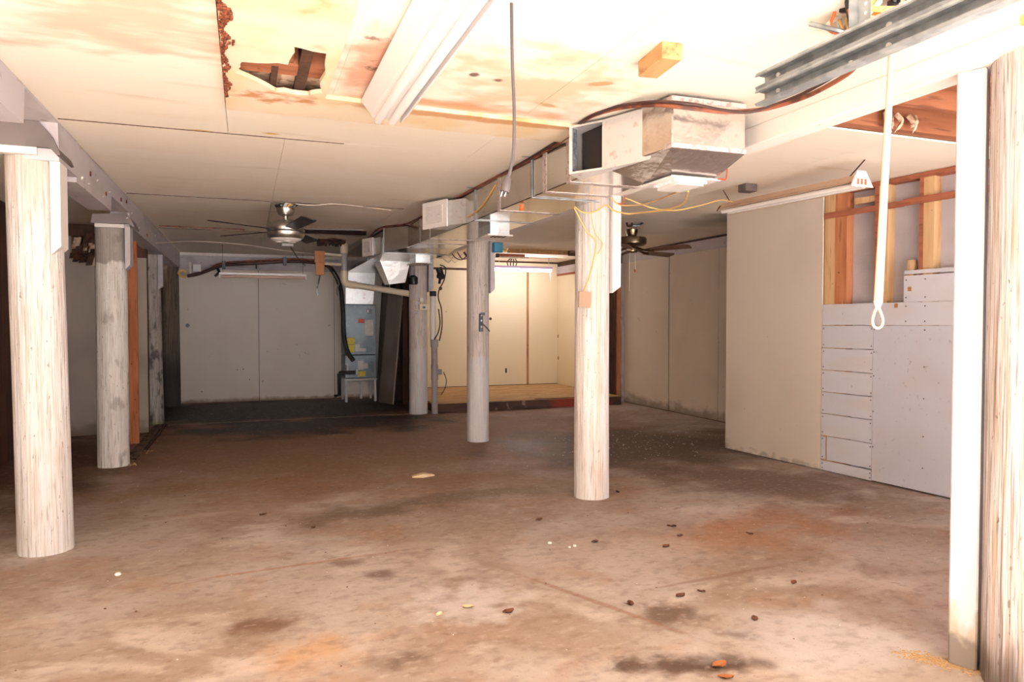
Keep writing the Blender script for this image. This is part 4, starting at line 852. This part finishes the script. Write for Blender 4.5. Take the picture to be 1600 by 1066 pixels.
MB().tube(catmull([(1.80,6.8,2.487),(1.83,6.0,2.487),(1.85,4.6,2.487),(1.83,3.9,2.487),(1.79,3.56,2.488),(1.85,3.3,2.488),(1.91,3.07,2.452),(2.0,2.955,2.423),(2.1,2.93,2.413),(2.22,2.92,2.402),(2.35,2.89,2.398),(2.46,2.83,2.428),(2.48,2.62,2.438),(2.40,2.3,2.445),(2.25,2.18,2.46)]), .008, 8).build('pipe_run', 'copper_dark', cl, smooth=True)
tag(MB().hexa([(1.625,2.73,2.43),(1.60,2.50,2.43),(1.69,2.49,2.43),(1.715,2.72,2.43),(1.625,2.73,2.499),(1.60,2.50,2.499),(1.69,2.49,2.499),(1.715,2.72,2.499)]).build('wood_block', 'block_pale', bevel=.003), 'pale offcut wood block nailed under the bright front ceiling', 'wood block')
# wires around the middle piling
def wire(name, label, pts, r, m, smooth=True): return tag(MB().tube(catmull(pts), r, 6).build(name, m, smooth=True), label, 'wire')
yw = thing('yellow_wires', 'loose yellow wires draped around the middle foreground piling', 'wire', (2.5, 4.7, 2.2))
def yy_(px, y):     # pixel measurements turned into metres once, on a plane of constant depth
    return px
MB().tube(catmull([(2.265,4.70,2.19),(2.30,4.70,2.13),(2.37,4.70,2.02),(2.44,4.70,1.96),(2.435,4.70,1.86),(2.40,4.70,1.72),(2.345,4.70,1.58)]), .006, 6).build('wire', 'wire_yellow', yw, smooth=True)
MB().tube(catmull([(2.265,4.70,2.20),(2.32,4.69,2.165),(2.39,4.68,2.16),(2.46,4.68,2.19),(2.52,4.68,2.225),(2.58,4.67,2.185),(2.66,4.62,2.16),(2.70,4.55,2.155),(2.72,4.2,2.13),(2.66,3.9,2.12),(2.45,3.54,2.125)]), .006, 6).build('wire', 'wire_yellow', yw, smooth=True)
MB().tube(catmull([(2.55,4.70,2.30),(2.62,4.66,2.23),(2.67,4.5,2.205),(2.66,4.3,2.19),(2.50,3.8,2.15),(2.40,3.52,2.13)]), .005, 6).build('wire', 'wire_yellow', yw, smooth=True)
MB().tube(catmull([(2.40,4.70,2.26),(2.41,4.70,2.12),(2.44,4.70,2.01),(2.50,4.70,1.94),(2.46,4.70,1.86)]), .004, 6).build('wire', 'wire_yellow', yw, smooth=True)
MB().tube(catmull([(2.72,4.75,2.30),(2.95,4.75,2.24),(3.2,4.8,2.24),(3.5,4.85,2.31),(3.75,4.95,2.38),(4.05,5.15,2.41)]), .005, 6).build('wire', 'wire_yellow', yw, smooth=True)
yw2 = wire('yellow_wire', 'yellow wire hanging on the side of the duct behind the grey cord', [(1.852,5.25,2.44),(1.842,5.38,2.38),(1.838,5.55,2.32),(1.832,5.75,2.285),(1.828,5.95,2.275)], .007, 'wire_yellow')
wire('red_strap', 'thin red strap bracket under the front end of the duct', [(2.44,3.22,2.215),(2.475,3.22,2.215),(2.475,3.22,2.14),(2.44,3.22,2.135),(2.40,3.26,2.135)], .004, 'wire_red')
wire('red_strap', 'thin red strap bracket beside the middle foreground piling', [(2.64,4.76,2.33),(2.70,4.74,2.33),(2.70,4.74,2.26),(2.64,4.74,2.255)], .004, 'wire_red')
tag(MB().hexa([(2.305,4.70,1.462),(2.395,4.69,1.458),(2.395,4.705,1.458),(2.305,4.715,1.462),(2.310,4.70,1.582),(2.405,4.69,1.572),(2.405,4.705,1.572),(2.310,4.715,1.582)]).build('cardboard_tag', 'cardboard'), 'square scrap of cardboard fixed to the middle foreground piling', 'cardboard')
sb = thing('switch_bracket', 'black metal switch bracket with a loose lead on the central piling', 'switch', (2.47, 7.48, 1.25))
box(2.44, 2.485, 7.485, 7.512, 1.25, 1.45).build('plate', 'black_plastic', sb, bevel=.003)
box(2.455, 2.50, 7.47, 7.49, 1.43, 1.46).build('hook', 'black_plastic', sb)
for z in (1.29, 1.36, 1.42): box(2.455, 2.47, 7.480, 7.487, z, z+.02).build('terminal', 'galvanised', sb)
MB().tube(catmull([(2.48,7.48,1.33),(2.52,7.47,1.29),(2.555,7.47,1.25)]), .008, 6).build('lead', 'cord_grey', sb, smooth=True)
bb = thing('blue_box', 'bright blue plastic electrical box high on the central piling', 'junction box', (2.66, 7.5, 2.14))
box(2.595, 2.705, 7.44, 7.515, 2.135, 2.245).build('case', 'blue_box', bb, bevel=.008)
MB().tube(catmull([(2.70,7.45,2.16),(2.74,7.44,2.15),(2.76,7.44,2.18)]), .007, 6).build('lead', 'wire_yellow', bb, smooth=True)
MB().tube([(1.888,5.30,2.215),(1.868,5.30,2.24)], .001, 4)
tag(MB().lathe([(.012,0),(.02,.01),(.014,.03),(.02,.045)], (1.90,4.83,2.17), 10).build('orange_clip', 'wire_orange', smooth=True), 'small orange clip under the duct edge', 'clip')
tag(MB().box(.925, 1.045, 10.25, 10.32, 2.02, 2.19).box(.915, 1.05, 10.26, 10.33, 2.192, 2.36).build('wood_bracket', 'orange_wood', bevel=.003), 'two-piece orange wooden bracket hanging by the drain pipe', 'wood bracket')
pr = thing('pipe_pair', 'two short cream rods between the orange bracket and the drain pipe', 'pipe', (1.2, 10.3, 2.2))
for zz in (2.19, 2.325): MB().tube([(1.048,10.32,zz),(1.30,10.5,zz)], .022, 8).build('rod', 'cream_plastic', pr, smooth=True)
hb = thing('broken_hole_edge', 'ragged brown torn edge of ceiling above the orange bracket', 'debris', (1.0, 10.1, 2.45))
rnd = random.Random(4)
for k in range(9):
    x = .94+k*.04; MB().hexa([(x,10.0,2.47),(x+.05,10.02,2.46),(x+.05,10.2,2.44+rnd.uniform(-.03,.02)),(x,10.2,2.45+rnd.uniform(-.04,.02)),(x,10.0,2.5),(x+.05,10.02,2.5),(x+.05,10.2,2.5),(x,10.2,2.5)]).build('flake', 'soot_brown', hb)
for i, x in enumerate((1.10, 1.42)):
    tag(MB().tube(catmull([(x+.12 if i == 0 else x-.03,12.36 if i == 0 else 12.28,2.34 if i == 0 else 2.22),(x+.03,12.0,2.02),(x,12.0,1.90),(x+.01,12.0,1.80)]), .013, 8).build('conduit_tail', 'galvanised', smooth=True), ('bent metal conduit tail hanging left of the black line' if i == 0 else 'short metal conduit tail hanging beside the black line'), 'conduit')
wb2 = thing('outlet_box', 'pale wall outlet box with orange wire at the left end of the black line', 'junction box', (-.8, 12.2, 2.1))
box(-.78, -.66, 12.25, 12.35, 2.16, 2.27).build('case', 'white_plastic', wb2, bevel=.004)
box(-.83, -.805, 12.27, 12.30, 2.13, 2.30).build('bar', 'white_board', wb2)
MB().tube(catmull([(-.88,12.25,2.06),(-.96,12.25,2.09),(-.98,12.25,2.14),(-.93,12.25,2.17),(-.87,12.25,2.14)]), .018, 6).build('wire', 'wire_yellow', wb2, smooth=True)
tag(box(.50, .66, 10.8, 10.9, 2.462, 2.499).build('ceiling_plate', 'white_plastic', bevel=.004), 'white rectangular cover plate on the ceiling behind the nickel fan', 'cover plate')
wire('hanging_wire', 'thin dark wire curving from the ceiling plate to the strip light', [(.62,10.85,2.46),(.68,10.9,2.38),(.76,11.0,2.28),(.85,11.1,2.21)], .006, 'black_rubber')
wire('slack_cable', 'pale slack cable strung across the ceiling from the left beam', [(-1.0,9.4,2.30),(-.6,10.2,2.42),(.0,10.6,2.44),(.6,10.9,2.40),(1.25,11.0,2.36)], .006, 'wire_white')
wire('slack_cable', 'thin white cable on the ceiling running right from the nickel fan', [(.46,7.1,2.49),(.62,7.05,2.478),(.78,7.0,2.494),(1.0,7.05,2.497),(1.4,7.2,2.495)], .005, 'wire_white')
wire('cable_run', 'dark cable crossing the ceiling from the left rear piling', [(-.95,9.3,2.492),(-.5,9.28,2.492),(.0,9.3,2.492)], .007, 'copper_brown')
hg = thing('hanging_nest', 'brown ragged clump hanging under the left bay ceiling', 'debris', (-1.75, 9.4, 2.0))
rnd = random.Random(9)
for k in range(26):
    x, y, z = -1.76+rnd.uniform(-.11,.13), 9.46+rnd.uniform(-.06,.03), 2.22+rnd.uniform(-.16,.12); r = rnd.uniform(.02,.05)
    MB().hexa([(x-r,y-r*.4,z-r*1.3),(x+r*.5,y-r*.5,z-r),(x+r*.6,y+r*.4,z-r),(x-r,y+r*.4,z-r*1.2),(x-r*.5,y-r*.3,z+r),(x+r,y-r*.3,z+r*1.2),(x+r,y+r*.3,z+r),(x-r*.6,y+r*.3,z+r*1.2)]).build('shred', rnd.choice(['soot_brown','soot_brown','insulation','dark_timber']), hg)
for i, (x, y, z, lab) in enumerate(((3.75,3.22,2.55,'pale insulation tuft hanging between joists at upper right'), (4.05,3.0,2.56,'torn insulation scrap hanging from the open joists by the white post'))):
    t = thing('insulation_tuft', lab, 'insulation', (x, y, z), 'insulation scraps in the open joists')
    for k in range(9):
        xx = x+rnd.uniform(-.13,.13); MB().tube(catmull([(xx,y,z+.07),(xx+rnd.uniform(-.03,.03),y-.02,z+.02),(xx+rnd.uniform(-.05,.05),y-.02,z-rnd.uniform(.0,.07))]), [.016]*8+[.011]*6+[.003]*3, 6).build('strand', 'insulation', t, smooth=True)
tag(MB().hexa([(3.62,2.96,2.60),(3.80,2.90,2.575),(3.81,2.905,2.60),(3.63,2.965,2.625),(3.62,2.96,2.63),(3.80,2.90,2.61),(3.81,2.905,2.625),(3.63,2.965,2.65)]).build('dark_offcut', 'dark_timber'), 'dark sliver of wood stuck between the open joists', 'wood scrap')
wr_ = thing('wire_bundle', 'dark wires and pipes bunched near the alcove ceiling behind the central piling', 'wires', (3.2, 10.9, 2.4))
for k in range(7):
    x = 2.85+k*.11; MB().tube(catmull([(x,10.9,2.48),(x+.08,10.9,2.40+rnd.uniform(-.05,.03)),(x+.2,10.95,2.36+rnd.uniform(-.05,.05)),(x+.32,11.0,2.45)]), rnd.uniform(.008,.016), 6).build('wire', rnd.choice(['dark_timber','copper_dark','wire_white']), wr_, smooth=True)

# ================================================================== DEBRIS ON THE FLOOR
def leaf(x, y, s, rot, label, m='leaf_brown', group='dry leaves on the concrete'):
    rnd = random.Random(int(x*1000+y*77)); b = MB(); n = 7; top = []; bot = []
    for k in range(n):
        t = k/(n-1); wv = .28*math.sin(math.pi*t)**.8+.02; zz = .003+.006*abs(t-.5)+rnd.uniform(0,.003)
        top.append((t-.5, wv, zz+.005)); bot.append((t-.5, -wv, zz+.003))
    ca, sa = math.cos(rot), math.sin(rot); mid = [(t-.5, 0, .003+.008*abs(t-.5)) for t in [k/(n-1) for k in range(n)]]
    vs = []
    for row in (top, mid, bot):
        for p in row: vs.append((x+s*(p[0]*ca-p[1]*sa), y+s*(p[0]*sa+p[1]*ca), p[2]))
    vs += [(v[0], v[1], v[2]-.002) for v in vs]; N_ = 3*n
    fs = []
    for r in range(2):
        for k in range(n-1):
            a = r*n+k; fs.append((a, a+1, a+n+1, a+n)); fs.append((N_+a+n, N_+a+n+1, N_+a+1, N_+a))
    b.add(vs, fs); return tag(b.build('dry_leaf', m), label, 'leaf', group)
LV = [(2.35,3.60,.06,.3,'dark curled leaf below the right of the middle piling base'),(2.99,3.63,.05,2,'small brown leaf on the concrete toward the right wall'),(1.71,2.92,.055,1.2,'brown leaf left of the dark oil stain at front'),(1.99,2.92,.06,.2,'brown oval leaf just above the dark oil stain'),
      (2.64,2.86,.045,.5,'little leaf beside the rust line at front right'),(2.15,2.57,.05,.9,'curled reddish leaf right of the oil stain'),(2.12,2.93,.04,2.4,'small orange-brown leaf beside the oval leaf'),(.97,3.16,.06,2.9,'pale oval leaf ring on the whitish front concrete'),
      (1.13,3.04,.06,.2,'dark red leaf on the whitish front concrete'),(.82,3.12,.045,.7,'small dark leaf left of the pale oval leaf'),(1.99,3.83,.05,.2,'small brown leaf on the floor left of the middle piling base'),(2.62,3.95,.06,2.6,'brown leaf on the floor right of the middle piling'),(2.55,3.75,.05,.1,'brown flake right of the dark curled leaf'),
      (1.86,4.4,.06,.4,'dark speckled leaf behind the cracked line'),(2.75,4.9,.05,1.3,'small leaf lying right of the middle piling foot'),(.10,5.2,.05,.4,'thin twig-like leaf on the left floor'),(.40,4.75,.04,1.0,'tiny dark leaf at left of centre floor')]
for x, y, s, r, lab in LV: leaf(x, y, s, r, lab, 'paper_cream' if 'pale' in lab else 'leaf_brown')
leaf(1.73, 2.27, .07, .1, 'bright orange leaf by the dark stain at the bottom edge', 'leaf_orange'); leaf(1.69, 2.18, .06, 2.7, 'second orange leaf cut by the bottom edge', 'leaf_orange')
cp = thing('paper_scrap', 'folded cream scrap lying in the middle of the floor', 'scrap', (1.43, 6.0, 0))
MB().hexa([(1.34,6.0,.001),(1.43,5.96,.001),(1.44,6.03,.001),(1.35,6.06,.001),(1.34,6.0,.008),(1.43,5.96,.035),(1.44,6.03,.035),(1.35,6.06,.008)]).build('flap', 'paper_cream', cp)
MB().hexa([(1.43,5.96,.001),(1.54,6.0,.001),(1.53,6.06,.001),(1.44,6.03,.001),(1.43,5.96,.035),(1.54,6.0,.012),(1.53,6.06,.012),(1.44,6.03,.035)]).build('flap', 'paper_cream', cp)
def chips(name, label, cat, m, n, gen, rs, seed):
    rnd = random.Random(seed); b = MB()
    for k in range(n):
        x, y = gen(rnd); r = rnd.uniform(*rs); a = rnd.uniform(0, 3.14); ca, sa = math.cos(a)*r, math.sin(a)*r; hh = r*rnd.uniform(.3,.7)
        b.hexa([(x-ca,y-sa,.0005),(x+sa,y-ca,.0005),(x+ca,y+sa,.0005),(x-sa,y+ca,.0005),(x-ca*.7,y-sa*.7,hh),(x+sa*.7,y-ca*.7,hh),(x+ca*.6,y+sa*.7,hh*.9),(x-sa*.7,y+ca*.6,hh)])
    o = tag(b.build(name, m), label, cat); o['kind'] = 'stuff'; return o
chips('paint_chips', 'scatter of white paint chips on the dark floor by the right wall', 'debris', 'chip_white', 230, lambda r: (r.gauss(3.65,.38), r.gauss(6.75,.28)) if r.random() < .45 else (r.gauss(4.4,.45), r.gauss(7.0,.55)), (.002,.008), 1)
chips('floor_grit', 'pale grit scattered over the concrete floor', 'debris', 'chip_white', 220, lambda r: (r.uniform(-.9,4.4), r.uniform(2.3,9.8)), (.0015,.005), 2)
chips('dirt_bits', 'dark dirt crumbs scattered over the concrete floor', 'debris', 'leaf_brown', 220, lambda r: (r.uniform(-.9,4.4), r.uniform(2.2,9.8)), (.002,.007), 3)
chips('sawdust_pile', 'drift of sawdust at the foot of the white post', 'debris', 'sawdust', 520, lambda r: (lambda t: (2.50+.20*t+r.gauss(0,.025), 2.08-.28*t+r.gauss(0,.025)))(r.random()), (.003,.009), 4)
chips('leaf_litter', 'mixed chips and litter along the strip by the left pilings', 'debris', 'sawdust', 90, lambda r: (r.gauss(-1.03,.05), r.uniform(7.4,10.2)), (.004,.016), 5)
for x, y, r, lab in ((-.65,4.22,.018,'round white pebble on the left floor'), (1.72,3.90,.014,'white pebble nearest the middle piling'), (1.84,3.80,.012,'white shard beside the middle floor'), (1.80,3.79,.010,'tiny white shard pair near the floor crack')):
    tag(MB().lathe([(r*.6,0),(r,r*.4),(r*.7,r*.9),(r*.2,r)], (x,y,0), 8).build('white_pebble', 'chip_white', smooth=True), lab, 'pebble', 'white pebbles on the floor')

for o in bpy.data.objects:
    if '_w' in o: del o['_w']
